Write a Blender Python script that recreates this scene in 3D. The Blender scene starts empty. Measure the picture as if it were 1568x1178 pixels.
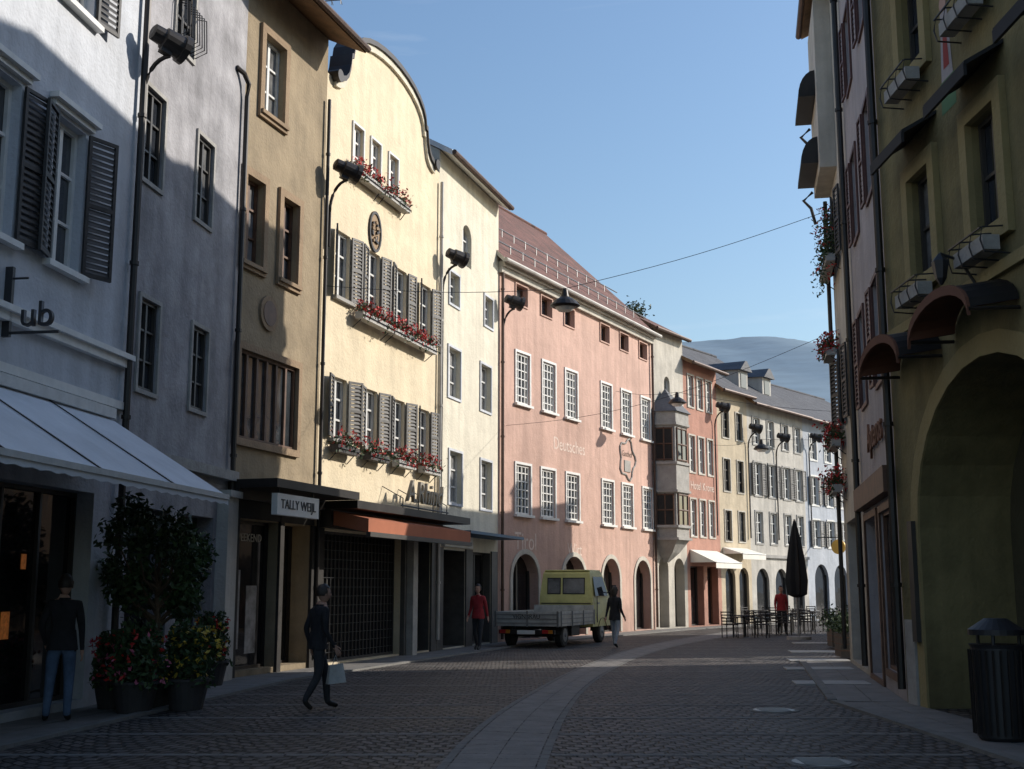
import bpy, bmesh, math, random
from mathutils import Vector, Matrix, noise
random.seed(7)
sc=bpy.context.scene
TH=math.atan(312/1850); FL=1850.0
CT,ST=math.cos(TH),math.sin(TH)
EYE=Vector((0,0,1.65))
def ray(u,v):
    xc=(u-784)/FL; yc=-(v-588.5)/FL
    return Vector((xc, CT-yc*ST, ST+yc*CT))
def gpt(u,v):
    d=ray(u,v); t=-EYE.z/d.z
    return Vector((d.x*t,d.y*t,0))
class Fr:
    def __init__(s,p0,p1=None,right=False):
        s.p=Vector((p0[0],p0[1],0)); q=Vector((p1[0],p1[1],0))-s.p
        s.L=q.length; s.d=q.normalized()
        s.n=Vector((s.d.y,-s.d.x,0))*(-1 if right else 1); s.right=right
    def __call__(s,a,o,z): return s.p+s.d*a+s.n*o+Vector((0,0,z))
    def sight(s,u,v,o=0):
        d=ray(u,v); t=(o+s.n.dot(s.p-EYE))/s.n.dot(d); q=EYE+d*t
        return (q-s.p).dot(s.d), q.z
    def sub(s,a,o,ang,flip=False):
        f=Fr((0,0),(0,1)); f.p=s(a,o,0); 
        dd=(-s.d if flip else s.d)*math.cos(ang)+s.n*math.sin(ang)
        f.d=dd; f.n=s.n*math.cos(ang)-(-s.d if flip else s.d)*math.sin(ang); f.L=1; f.right=s.right
        return f
def row(fr,boxes,o=0):
    r=[]
    for (a,b,t,bt) in boxes:
        um=(a+b)/2; vm=(t+bt)/2
        s0=fr.sight(a,vm,o)[0]; s1=fr.sight(b,vm,o)[0]
        if s0>s1: s0,s1=s1,s0
        r.append([s0,s1,fr.sight(um,bt,o)[1],fr.sight(um,t,o)[1]])
    n=len(r); w=sum(x[1]-x[0] for x in r)/n; z0=sum(x[2] for x in r)/n; z1=sum(x[3] for x in r)/n
    return [((x[0]+x[1])/2-w/2,(x[0]+x[1])/2+w/2,z0,z1) for x in r]
# ---------- materials
MATS={}
def nm(name):
    m=bpy.data.materials.new(name); m.use_nodes=True; nt=m.node_tree
    return m,nt,nt.nodes['Principled BSDF']
def mat(name,col,rough=.8,var=.12,scale=1.2,bump=0.0,bscale=40,metal=0,ior=1.5,streak=0.0,emit=0,patch=0):
    m,nt,b=nm(name); N=nt.nodes; L=nt.links
    b.inputs['Roughness'].default_value=rough; b.inputs['Metallic'].default_value=metal; b.inputs['IOR'].default_value=ior
    tc=N.new('ShaderNodeTexCoord')
    n1=N.new('ShaderNodeTexNoise'); n1.inputs['Scale'].default_value=scale; n1.inputs['Detail'].default_value=8; n1.inputs['Roughness'].default_value=.65
    L.new(tc.outputs['Object'],n1.inputs['Vector'])
    r=N.new('ShaderNodeMapRange'); r.inputs[1].default_value=.3; r.inputs[2].default_value=.7; r.inputs[3].default_value=1-var*1.6; r.inputs[4].default_value=1+var*.8
    L.new(n1.outputs['Fac'],r.inputs[0]); last=r.outputs[0]
    if streak>0:
        mp=N.new('ShaderNodeMapping'); mp.inputs['Scale'].default_value=(2.2,2.2,.16); L.new(tc.outputs['Object'],mp.inputs['Vector'])
        n2=N.new('ShaderNodeTexNoise'); n2.inputs['Scale'].default_value=1.4; n2.inputs['Detail'].default_value=6; L.new(mp.outputs[0],n2.inputs['Vector'])
        r2=N.new('ShaderNodeMapRange'); r2.inputs[1].default_value=.35; r2.inputs[2].default_value=.62; r2.inputs[3].default_value=1-streak; r2.inputs[4].default_value=1
        L.new(n2.outputs['Fac'],r2.inputs[0])
        mu=N.new('ShaderNodeMath'); mu.operation='MULTIPLY'; L.new(last,mu.inputs[0]); L.new(r2.outputs[0],mu.inputs[1]); last=mu.outputs[0]
        # splash-darkened plinth zone, a weathering stain close to the ground
        sx=N.new('ShaderNodeSeparateXYZ'); L.new(tc.outputs['Object'],sx.inputs[0])
        ms=N.new('ShaderNodeMath'); ms.operation='MULTIPLY_ADD'; L.new(n1.outputs['Fac'],ms.inputs[0]); ms.inputs[1].default_value=1.5; L.new(sx.outputs[2],ms.inputs[2])
        r4=N.new('ShaderNodeMapRange'); r4.inputs[1].default_value=.6; r4.inputs[2].default_value=2.0; r4.inputs[3].default_value=.7; r4.inputs[4].default_value=1; L.new(ms.outputs[0],r4.inputs[0])
        mu=N.new('ShaderNodeMath'); mu.operation='MULTIPLY'; L.new(last,mu.inputs[0]); L.new(r4.outputs[0],mu.inputs[1]); last=mu.outputs[0]
    mx=N.new('ShaderNodeVectorMath'); mx.operation='SCALE'; mx.inputs[0].default_value=col[:3]; L.new(last,mx.inputs['Scale'])
    L.new(mx.outputs[0],b.inputs['Base Color'])
    if bump>0:
        n3=N.new('ShaderNodeTexNoise'); n3.inputs['Scale'].default_value=bscale; n3.inputs['Detail'].default_value=4; L.new(tc.outputs['Object'],n3.inputs['Vector'])
        n4=N.new('ShaderNodeTexNoise'); n4.inputs['Scale'].default_value=bscale*.12; n4.inputs['Detail'].default_value=3; L.new(tc.outputs['Object'],n4.inputs['Vector'])
        ad=N.new('ShaderNodeMath'); ad.operation='MULTIPLY_ADD'; L.new(n4.outputs['Fac'],ad.inputs[0]); ad.inputs[1].default_value=2.5; L.new(n3.outputs['Fac'],ad.inputs[2])
        bp=N.new('ShaderNodeBump'); bp.inputs['Strength'].default_value=bump; bp.inputs['Distance'].default_value=.03
        L.new(ad.outputs[0],bp.inputs['Height']); L.new(bp.outputs[0],b.inputs['Normal'])
    if emit: b.inputs['Emission Color'].default_value=(*col[:3],1); b.inputs['Emission Strength'].default_value=emit
    MATS[name]=m; return m
P=dict(rough=.92,bump=.5,bscale=18)
mat('white_plaster',(.58,.60,.64),var=.09,streak=.14,**P)
mat('grey_plaster',(.39,.38,.395),var=.30,scale=.9,streak=.22,**P)
mat('brown_plaster',(.33,.26,.17),var=.16,streak=.15,**P)
mat('ochre_stone',(.31,.22,.14),var=.15,**P)
mat('yellow_plaster',(.74,.63,.45),var=.08,streak=.10,**P)
mat('cream_plaster',(.69,.64,.52),var=.08,streak=.12,**P)
mat('pink_plaster',(.61,.40,.325),var=.14,scale=.45,streak=.16,**P)
mat('offwhite_plaster',(.58,.54,.47),var=.12,streak=.2,**P)
mat('red_plaster',(.46,.24,.18),var=.12,streak=.12,**P)
mat('sand_plaster',(.56,.47,.34),var=.1,streak=.12,**P)
mat('pale_plaster',(.54,.51,.46),var=.12,streak=.18,**P)
mat('blue_white_plaster',(.47,.50,.55),var=.1,streak=.1,**P)
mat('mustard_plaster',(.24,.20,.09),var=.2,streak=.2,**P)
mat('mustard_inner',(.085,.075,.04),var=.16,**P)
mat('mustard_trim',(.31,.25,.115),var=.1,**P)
mat('rose_white_plaster',(.44,.40,.40),var=.1,streak=.12,**P)
mat('stone_trim',(.38,.365,.34),var=.15,scale=3,**P)
mat('dark_cladding',(.09,.085,.08),rough=.6,var=.2,scale=3)
mat('white_paint',(.72,.71,.68),rough=.5,var=.08,scale=4)
mat('white_frame',(.62,.62,.60),rough=.5,var=.1,scale=6)
mat('dark_frame',(.05,.045,.04),rough=.5,var=.2)
mat('brown_wood',(.12,.06,.035),rough=.6,var=.3,scale=5)
mat('shutter_dark',(.04,.038,.038),rough=.6,var=.3,scale=6)
mat('shutter_yellowgrey',(.125,.12,.115),rough=.6,var=.3,scale=6)
mat('shutter_red',(.12,.05,.04),rough=.6,var=.2,scale=6)
mat('metal_dark',(.035,.03,.028),rough=.45,var=.3,metal=.4)
mat('copper_brown',(.10,.06,.045),rough=.5,var=.3,metal=.3,scale=4)
mat('gutter_pale',(.42,.40,.37),rough=.5,var=.2,metal=.2)
mat('iron',(.025,.025,.028),rough=.5,var=.2)
mat('awning_cloth',(.70,.71,.74),rough=.85,var=.10,bump=.3,bscale=8)
mat('awning_white',(.78,.75,.68),rough=.85,var=.08)
mat('awning_orange',(.36,.12,.06),rough=.85,var=.1)
mat('hood_orange',(.15,.06,.035),rough=.85,var=.1)
mat('awning_black',(.02,.02,.022),rough=.8,var=.2)
mat('slate_roof',(.10,.105,.12),rough=.7,var=.2,scale=3,bump=.5,bscale=12)
mat('soffit_wood',(.24,.14,.07),rough=.8,var=.25,scale=3)
mat('leaf_dark',(.035,.065,.022),rough=.6,var=.4,scale=12)
mat('leaf_mid',(.055,.10,.03),rough=.6,var=.4,scale=12)
mat('flower_red',(.62,.03,.03),rough=.6,var=.2)
mat('flower_yellow',(.60,.42,.05),rough=.6,var=.2)
mat('flower_pink',(.6,.15,.25),rough=.6,var=.2)
mat('bark',(.12,.08,.05),rough=.9,var=.3,bump=.5)
mat('pot_dark',(.05,.045,.045),rough=.7,var=.3)
mat('interior_dark',(.03,.027,.025),rough=.9,var=.3)
mat('interior_warm',(.60,.20,.05),rough=.8,var=.55,scale=9,emit=.12)
mat('poster_grey',(.25,.25,.26),rough=.6,var=.5,scale=3)
mat('paving_slab',(.20,.19,.18),rough=.75,var=.18,scale=2.5,bump=.25)
mat('pale_slab',(.42,.41,.39),rough=.7,var=.14,scale=3,bump=.25)
mat('kerb_stone',(.18,.175,.165),rough=.8,var=.16,scale=3,bump=.3)
mat('hill_forest_hazed',(.19,.27,.335),rough=1,var=.10,scale=.03)  # forest with distance haze mixed into its blue-grey base colour
mat('hill_near_hazed',(.13,.20,.25),rough=1,var=.12,scale=.05)  # haze of the nearer slope likewise painted into the colour
mat('earth',(.09,.09,.07),rough=1,var=.2,scale=.1)
mat('truck_yellow',(.62,.58,.24),rough=.4,var=.12,scale=3)
mat('bed_grey',(.46,.45,.42),rough=.55,var=.22,scale=4,bump=.1)
mat('rubber',(.02,.02,.02),rough=.8,var=.2)
mat('steel',(.3,.3,.3),rough=.4,var=.2,metal=.7)
mat('tail_red',(.4,.02,.02),rough=.3)
mat('tail_orange',(.5,.18,.02),rough=.3)
mat('skin',(.46,.27,.2),rough=.6,var=.05)
mat('hair_dark',(.03,.02,.015),rough=.6,var=.3,scale=30)
mat('cloth_black',(.018,.018,.022),rough=.9,var=.3,scale=6,bump=.3,bscale=20)
mat('cloth_darkgrey',(.035,.035,.04),rough=.9,var=.2,scale=6,bump=.3,bscale=20)
mat('cloth_jeans',(.09,.14,.23),rough=.9,var=.25,scale=6,bump=.3,bscale=20)
mat('cloth_red',(.38,.03,.035),rough=.9,var=.2,scale=6,bump=.3,bscale=20)
mat('cloth_pale',(.30,.33,.38),rough=.9,var=.2,scale=6,bump=.3,bscale=20)
mat('shoe',(.02,.018,.016),rough=.5,var=.2)
mat('bag_white',(.45,.45,.43),rough=.6,var=.15,scale=8,bump=.5,bscale=15)
mat('lettering_pale',(.74,.60,.52),rough=.9,var=.2,scale=5)
mat('lettering_brown',(.20,.09,.05),rough=.8,var=.1)
mat('lettering_metal',(.30,.27,.22),rough=.5,var=.1)
mat('sign_blue',(.05,.12,.2),rough=.5)
mat('sign_gold',(.5,.3,.06),rough=.4,metal=.4)
mat('mural_green',(.1,.2,.1),rough=.9); mat('mural_red',(.35,.06,.05),rough=.9)
def glass(name,col,rough=.05,ior=1.75,var=.5):
    m=mat(name,col,rough=rough,var=var,scale=1.5,ior=ior)
    nt=m.node_tree; N=nt.nodes; b=N['Principled BSDF']; tc=N.new('ShaderNodeTexCoord')
    n=N.new('ShaderNodeTexNoise'); n.inputs['Scale'].default_value=1.6; nt.links.new(tc.outputs['Object'],n.inputs['Vector'])
    bp=N.new('ShaderNodeBump'); bp.inputs['Strength'].default_value=.25; bp.inputs['Distance'].default_value=.02
    nt.links.new(n.outputs['Fac'],bp.inputs['Height']); nt.links.new(bp.outputs[0],b.inputs['Normal'])
glass('window_glass',(.035,.04,.05),ior=1.9); glass('shop_glass',(.02,.02,.022),ior=1.5); glass('curtain_glass',(.20,.20,.20),rough=.12)
glass('sky_glass',(.05,.06,.07),rough=.03,ior=3.0)
def tile_mat(name,c1,c2):
    m,nt,b=nm(name); N=nt.nodes; L=nt.links; b.inputs['Roughness'].default_value=.85
    uv=N.new('ShaderNodeUVMap'); br=N.new('ShaderNodeTexBrick'); br.inputs['Scale'].default_value=1; br.inputs['Brick Width'].default_value=.19; br.inputs['Row Height'].default_value=.3
    br.inputs['Mortar Size'].default_value=.018; br.inputs['Mortar Smooth'].default_value=.5; br.inputs['Color1'].default_value=(*c1,1); br.inputs['Color2'].default_value=(*c2,1); br.inputs['Mortar'].default_value=(c1[0]*.3,c1[1]*.3,c1[2]*.3,1)
    L.new(uv.outputs[0],br.inputs['Vector'])
    n=N.new('ShaderNodeTexNoise'); n.inputs['Scale'].default_value=1.2; n.inputs['Detail'].default_value=6; L.new(uv.outputs[0],n.inputs['Vector'])
    mx=N.new('ShaderNodeMix'); mx.data_type='RGBA'; mx.blend_type='MULTIPLY'; mx.inputs[0].default_value=.8
    L.new(br.outputs['Color'],mx.inputs[6])
    rr=N.new('ShaderNodeMapRange'); rr.inputs[3].default_value=.3; rr.inputs[4].default_value=1.6; L.new(n.outputs['Fac'],rr.inputs[0]); L.new(rr.outputs[0],mx.inputs[7])
    L.new(mx.outputs[2],b.inputs['Base Color'])
    bp=N.new('ShaderNodeBump'); bp.invert=True; bp.inputs['Strength'].default_value=.8; bp.inputs['Distance'].default_value=.03; L.new(br.outputs['Fac'],bp.inputs['Height']); L.new(bp.outputs[0],b.inputs['Normal'])
    MATS[name]=m
tile_mat('red_tiles',(.22,.10,.08),(.14,.075,.06)); tile_mat('grey_tiles',(.12,.12,.13),(.09,.09,.10))
def cobble():
    m,nt,b=nm('cobblestone'); N=nt.nodes; L=nt.links; b.inputs['Roughness'].default_value=.7
    tc=N.new('ShaderNodeTexCoord'); sx=N.new('ShaderNodeSeparateXYZ'); L.new(tc.outputs['Object'],sx.inputs[0])
    def mth(op,a,bb=None):
        q=N.new('ShaderNodeMath'); q.operation=op
        for i,x in enumerate((a,bb)):
            if x is None: continue
            if isinstance(x,(int,float)): q.inputs[i].default_value=x
            else: L.new(x,q.inputs[i])
        return q.outputs[0]
    a=mth('ABSOLUTE',mth('SINE',mth('MULTIPLY',sx.outputs[0],1.9)))
    y=mth('ADD',sx.outputs[1],mth('MULTIPLY',a,.6))
    cb=N.new('ShaderNodeCombineXYZ'); L.new(sx.outputs[0],cb.inputs[0]); L.new(y,cb.inputs[1])
    nz=N.new('ShaderNodeTexNoise'); nz.inputs['Scale'].default_value=4; L.new(tc.outputs['Object'],nz.inputs['Vector'])
    av=N.new('ShaderNodeVectorMath'); av.operation='MULTIPLY_ADD'; L.new(nz.outputs['Color'],av.inputs[0]); av.inputs[1].default_value=(.08,.08,0); L.new(cb.outputs[0],av.inputs[2])
    br=N.new('ShaderNodeTexBrick'); br.inputs['Scale'].default_value=1; br.inputs['Brick Width'].default_value=.17; br.inputs['Row Height'].default_value=.2
    br.inputs['Mortar Size'].default_value=.03; br.inputs['Mortar Smooth'].default_value=.7
    br.inputs['Color1'].default_value=(.055,.049,.045,1); br.inputs['Color2'].default_value=(.135,.115,.105,1); br.inputs['Mortar'].default_value=(.012,.011,.010,1)
    L.new(av.outputs[0],br.inputs['Vector'])
    n=N.new('ShaderNodeTexNoise'); n.inputs['Scale'].default_value=.5; n.inputs['Detail'].default_value=8; L.new(tc.outputs['Object'],n.inputs['Vector'])
    rr=N.new('ShaderNodeMapRange'); rr.inputs[1].default_value=.3; rr.inputs[2].default_value=.7; rr.inputs[3].default_value=.55; rr.inputs[4].default_value=1.3; L.new(n.outputs['Fac'],rr.inputs[0])
    sc_=N.new('ShaderNodeVectorMath'); sc_.operation='SCALE'; L.new(br.outputs['Color'],sc_.inputs[0]); L.new(rr.outputs[0],sc_.inputs['Scale']); L.new(sc_.outputs[0],b.inputs['Base Color'])
    r3=N.new('ShaderNodeMapRange'); r3.inputs[3].default_value=.5; r3.inputs[4].default_value=.8; L.new(n.outputs['Fac'],r3.inputs[0]); L.new(r3.outputs[0],b.inputs['Roughness'])
    bp=N.new('ShaderNodeBump'); bp.invert=True; bp.inputs['Strength'].default_value=1; bp.inputs['Distance'].default_value=.06; L.new(br.outputs['Fac'],bp.inputs['Height']); L.new(bp.outputs[0],b.inputs['Normal'])
    MATS['cobblestone']=m
cobble()
# ---------- mesh builder
class MB:
    def __init__(s): s.v=[]; s.f=[]; s.m=[]; s.uv=[]; s.names=[]
    def mi(s,m):
        if m not in s.names: s.names.append(m)
        return s.names.index(m)
    def face(s,pts,m,uv=None):
        i=len(s.v); s.v+=[tuple(p) for p in pts]; s.f.append(tuple(range(i,i+len(pts)))); s.m.append(s.mi(m)); s.uv.append(uv)
    def hexa(s,p,m):
        i=len(s.v); s.v+=[tuple(q) for q in p]; k=s.mi(m)
        for f in ((0,3,2,1),(4,5,6,7),(0,1,5,4),(1,2,6,5),(2,3,7,6),(3,0,4,7)):
            s.f.append(tuple(i+j for j in f)); s.m.append(k); s.uv.append(None)
    def box(s,fr,a0,a1,o0,o1,z0,z1,m):
        s.hexa([fr(a0,o0,z0),fr(a1,o0,z0),fr(a1,o1,z0),fr(a0,o1,z0),fr(a0,o0,z1),fr(a1,o0,z1),fr(a1,o1,z1),fr(a0,o1,z1)],m)
    def tube(s,path,r,m,n=8,cap=True):
        path=[Vector(p) for p in path]; rs=r if isinstance(r,(list,tuple)) else [r]*len(path); k=s.mi(m); base=len(s.v)
        for i,p in enumerate(path):
            t=(path[min(i+1,len(path)-1)]-path[max(i-1,0)]).normalized()
            ref=Vector((0,0,1)) if abs(t.z)<.9 else Vector((1,0,0))
            x=t.cross(ref).normalized(); y=t.cross(x)
            for j in range(n):
                a=2*math.pi*j/n; s.v.append(tuple(p+(x*math.cos(a)+y*math.sin(a))*rs[i]))
        for i in range(len(path)-1):
            for j in range(n):
                s.f.append((base+i*n+j,base+i*n+(j+1)%n,base+(i+1)*n+(j+1)%n,base+(i+1)*n+j)); s.m.append(k); s.uv.append(None)
        if cap:
            s.f.append(tuple(base+j for j in range(n))); s.m.append(k); s.uv.append(None)
            e=base+(len(path)-1)*n; s.f.append(tuple(e+j for j in range(n))[::-1]); s.m.append(k); s.uv.append(None)
    def leaf(s,c,sz,m):
        a=Vector((random.gauss(0,1),random.gauss(0,1),random.gauss(0,1))).normalized(); b=a.orthogonal().normalized(); b=(Matrix.Rotation(random.random()*6.28,3,a)@b)
        q=a.cross(b); c=Vector(c); l=sz*random.uniform(.7,1.3); s.face([c-b*l,c+q*l*.45,c+b*l,c-q*l*.45],m)
    def build(s,name,parent=None,smooth=False):
        if not s.f: return None
        me=bpy.data.meshes.new(name); me.from_pydata(s.v,[],s.f)
        for n in s.names: me.materials.append(MATS[n])
        me.polygons.foreach_set('material_index',s.m)
        if any(u for u in s.uv):
            ul=me.uv_layers.new(name='UVMap')
            for p,u in zip(me.polygons,s.uv):
                if u:
                    for li,c in zip(p.loop_indices,u): ul.data[li].uv=c
        if smooth:
            for p in me.polygons: p.use_smooth=True
        me.update(); o=bpy.data.objects.new(name,me); sc.collection.objects.link(o)
        if parent: o.parent=parent
        return o
def empty(name,loc=(0,0,0)):
    e=bpy.data.objects.new(name,None); sc.collection.objects.link(e); return e
def text(name,body,fr,a,o,z,size,m,parent=None,ext=.01,shear=0,sx=1):
    cu=bpy.data.curves.new(name,'FONT'); cu.body=body; cu.size=size; cu.extrude=ext; cu.align_x='CENTER'; cu.align_y='CENTER'; cu.shear=shear
    cu.materials.append(MATS[m]); ob=bpy.data.objects.new(name,cu); sc.collection.objects.link(ob)
    X=-fr.d if fr.right else fr.d
    M=Matrix((X*sx,Vector((0,0,1)),fr.n)).transposed().to_4x4(); M.translation=fr(a,o,z); ob.matrix_world=M
    if parent: ob.parent=parent
    return ob
# ---------- building
class Bld:
    def __init__(s,name,fr,H,wm,depth=9,s0=0,s1=None):
        s.e=empty(name); s.fr=fr; s.H=H; s.wm=wm; s.D=depth; s.s0=s0; s.s1=fr.L if s1 is None else s1
        s.W=MB(); s.T=MB(); s.G=MB(); s.R=MB(); s.S=MB(); s.ops=[]
    def op(s,b,**k): s.ops.append((b[0],b[1],b[2],b[3],k))
    def walls(s,z0=-.1):
        fr,W=s.fr,s.W; ss={s.s0,s.s1}; zz={z0,s.H}
        for a,b,c,d,k in s.ops: ss|={a,b}; zz|={c,d}
        ss=sorted(ss); zz=sorted(zz)
        for i in range(len(ss)-1):
            sm=(ss[i]+ss[i+1])/2
            col=[o for o in s.ops if o[0]<sm<o[1]]
            start=None
            for j in range(len(zz)-1):
                zm=(zz[j]+zz[j+1])/2; hole=any(o[2]<zm<o[3] for o in col)
                if not hole and start is None: start=zz[j]
                if (hole or j==len(zz)-2) and start is not None:
                    e=zz[j] if hole else zz[j+1]
                    if e>start: W.face([fr(ss[i],0,start),fr(ss[i+1],0,start),fr(ss[i+1],0,e),fr(ss[i],0,e)],s.wm)
                    start=None
        D=s.D; i=.006
        W.face([fr(s.s0+i,0,z0),fr(s.s0+i,-D,z0),fr(s.s0+i,-D,s.H),fr(s.s0+i,0,s.H)],s.wm)
        W.face([fr(s.s1-i,0,z0),fr(s.s1-i,-D,z0),fr(s.s1-i,-D,s.H),fr(s.s1-i,0,s.H)],s.wm)
        W.face([fr(s.s0+i,-D,z0),fr(s.s1-i,-D,z0),fr(s.s1-i,-D,s.H),fr(s.s0+i,-D,s.H)],s.wm)
        for a,b,c,d,k in s.ops: s.opening(a,b,c,d,k)
    def opening(s,a,b,c,d,k):
        fr,W,T,G=s.fr,s.W,s.T,s.G
        rv=k.get('rev',.2); rm=k.get('rm',s.wm); arch=k.get('arch',False)
        r=k.get('rise',(b-a)/2) if arch else 0; zs=d-r
        W.face([fr(a,0,c),fr(a,-rv,c),fr(a,-rv,zs),fr(a,0,zs)],rm); W.face([fr(b,0,c),fr(b,-rv,c),fr(b,-rv,zs),fr(b,0,zs)],rm)
        W.face([fr(a,0,c),fr(b,0,c),fr(b,-rv,c),fr(a,-rv,c)],rm)
        mid=(a+b)/2; hw=(b-a)/2
        if arch:
            n=14; pts=[(mid-hw*math.cos(math.pi*i/n),zs+r*math.sin(math.pi*i/n)) for i in range(n+1)]
            for i in range(n):
                p,q=pts[i],pts[i+1]; W.face([fr(p[0],0,p[1]),fr(q[0],0,q[1]),fr(q[0],-rv,q[1]),fr(p[0],-rv,p[1])],rm)
                cx=a if i<n/2 else b
                W.face([fr(cx,0,d),fr(p[0],0,p[1]),fr(q[0],0,q[1])],s.wm)
            if k.get('ring'):
                w,tm=k['ring']
                P2=[(mid-(hw+w)*math.cos(math.pi*i/n),zs+(r+w)*math.sin(math.pi*i/n)) for i in range(n+1)]
                for i in range(n):
                    p,q,p2,q2=pts[i],pts[i+1],P2[i],P2[i+1]
                    T.hexa([fr(p[0],0.002,p[1]),fr(q[0],.002,q[1]),fr(q[0],.035,q[1]),fr(p[0],.035,p[1]),fr(p2[0],.002,p2[1]),fr(q2[0],.002,q2[1]),fr(q2[0],.035,q2[1]),fr(p2[0],.035,p2[1])],tm)
                T.box(fr,a-w,a,.002,.035,c,zs,tm); T.box(fr,b,b+w,.002,.035,c,zs,tm)
        else: W.face([fr(a,0,d),fr(b,0,d),fr(b,-rv,d),fr(a,-rv,d)],rm)
        gm=k.get('gl','window_glass')
        if random.random()<.25 and gm=='window_glass': gm='curtain_glass'
        o=-rv+.03
        if k.get('inside'): # deep recess with back wall
            G.face([fr(a,-rv,c),fr(b,-rv,c),fr(b,-rv,d),fr(a,-rv,d)],k['inside'])
        else:
            G.face([fr(a,o,c),fr(b,o,c),fr(b,o,d),fr(a,o,d)],gm)
            fm=k.get('fm','white_frame'); fw=k.get('fw',.06); nx=k.get('nx',2); nz=k.get('nz',2); bw=k.get('bw',.028)
            T.box(fr,a,a+fw,o+.004,o+.06,c,d,fm); T.box(fr,b-fw,b,o+.004,o+.06,c,d,fm)
            T.box(fr,a+fw,b-fw,o+.004,o+.06,c,c+fw,fm); T.box(fr,a+fw,b-fw,o+.004,o+.06,d-fw,d,fm)
            for i in range(1,nx):
                x=a+(b-a)*i/nx; w=bw*(1.5 if nx==2 else 1); T.box(fr,x-w,x+w,o+.002,o+.052,c+fw,d-fw,fm)
            for i in range(1,nz):
                z=c+(d-c)*i/nz; T.box(fr,a+fw,b-fw,o+.001,o+.044,z-bw*.8,z+bw*.8,fm)
        if k.get('trim'):
            w,tm=k['trim']; h=k.get('th',.04)
            T.box(fr,a-w,a-.002,.002,h,c-w,d+w,tm); T.box(fr,b+.002,b+w,.002,h,c-w,d+w,tm); T.box(fr,a-.002,b+.002,.002,h,d,d+w,tm)
            T.box(fr,a-.002,b+.002,.002,h,c-w,c,tm)
        if k.get('sill'): T.box(fr,a-.12,b+.12,.003,.12,c-.085,c-.003 if not k.get('trim') else c-.005,k['sill'])
        if k.get('hood'):
            T.box(fr,a-.2,b+.2,.003,.14,d+.14,d+.22,k['hood']); T.box(fr,a-.14,b+.14,.003,.07,d+.06,d+.14,k['hood'])
        if k.get('shut'):
            m,w,ang=k['shut']
            for side in (0,1):
                an=math.radians(ang+random.uniform(-6,14))
                f=fr.sub(a-.02 if side==0 else b+.02,.03,an,flip=(side==0)); shutter(s.S,f,w,c+.01,d-.01,m)
    def band(s,z0,z1,o,m,a=None,b=None): s.T.box(s.fr,(s.s0 if a is None else a)+.003,(s.s1 if b is None else b)-.003,.002,o,z0,z1,m)
    def roof(s,pitch=30,of=.5,os=0.1,tm='red_tiles',sm='soffit_wood',gut='copper_brown',th=.16):
        fr,R=s.fr,s.R; t=math.tan(math.radians(pitch)); D=s.D; a,b=s.s0-os,s.s1+os; H=s.H+.02
        zR=H+D/2*t
        sec=[(of,H-of*t),(-D/2,zR),(-D-of,H-of*t)]
        up=[(o,z+th) for o,z in sec]
        L1=math.hypot(sec[1][0]-sec[0][0],sec[1][1]-sec[0][1])
        R.face([fr(a,*up[0]),fr(b,*up[0]),fr(b,*up[1]),fr(a,*up[1])],tm,[(a,0),(b,0),(b,L1),(a,L1)])
        R.face([fr(a,*up[2]),fr(b,*up[2]),fr(b,*up[1]),fr(a,*up[1])],tm,[(a,0),(b,0),(b,L1),(a,L1)])
        R.face([fr(a,*sec[0]),fr(b,*sec[0]),fr(b,*sec[1]),fr(a,*sec[1])],sm); R.face([fr(a,*sec[2]),fr(b,*sec[2]),fr(b,*sec[1]),fr(a,*sec[1])],sm)
        R.face([fr(a,*sec[0]),fr(b,*sec[0]),fr(b,*up[0]),fr(a,*up[0])],sm); R.face([fr(a,*sec[2]),fr(b,*sec[2]),fr(b,*up[2]),fr(a,*up[2])],sm)
        for x in (a,b):
            R.face([fr(x,*sec[0]),fr(x,*sec[1]),fr(x,*up[1]),fr(x,*up[0])],sm); R.face([fr(x,*sec[2]),fr(x,*sec[1]),fr(x,*up[1]),fr(x,*up[2])],sm)
        for x in (s.s0+.006,s.s1-.006): s.W.face([fr(x,0,s.H),fr(x,-D/2,zR-.01),fr(x,-D,s.H)],s.wm)
        z=up[0][1]; R.tube([fr(a,of+.06,z-.08),fr(b,of+.06,z-.08)],.075,gut,8)
        R.tube([fr(a,-D/2,zR+th),fr(b,-D/2,zR+th)],.09,tm,6)
    def pipe(s,a,m='metal_dark',z0=.1,z1=None,r=.05,o=.1,n=8):
        z1=s.H-.3 if z1 is None else z1
        s.R.tube([s.fr(a,o,z0),s.fr(a,o,z1)],r,m,n)
        z=z0+1.5
        while z<z1: s.R.tube([s.fr(a,o,z-.03),s.fr(a,o,z+.03)],r*1.35,m,n); z+=2.4
    def done(s):
        s.walls(); s.W.build('walls',s.e); s.T.build('trim_and_frames',s.e); s.G.build('glazing',s.e); s.R.build('roof_and_gutters',s.e); s.S.build('shutters',s.e)
def shutter(S,f,w,z0,z1,m):
    fw=.05; S.box(f,0,fw,0,.04,z0,z1,m); S.box(f,w-fw,w,0,.04,z0,z1,m)
    zm=(z0+z1)/2
    for z in (z0,zm-fw/2,z1-fw): S.box(f,fw,w-fw,.001,.039,z,z+fw,m)
    for lo,hi in ((z0+fw,zm-fw/2),(zm+fw/2,z1-fw)):
        n=max(3,int((hi-lo)/.085))
        for i in range(n):
            z=lo+(hi-lo)*(i+.5)/n; h=(hi-lo)/n*.36
            S.hexa([f(fw,.004,z+h-.012),f(w-fw,.004,z+h-.012),f(w-fw,.034,z-h-.012),f(fw,.034,z-h-.012),f(fw,.004,z+h),f(w-fw,.004,z+h),f(w-fw,.034,z-h),f(fw,.034,z-h)],m)
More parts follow.
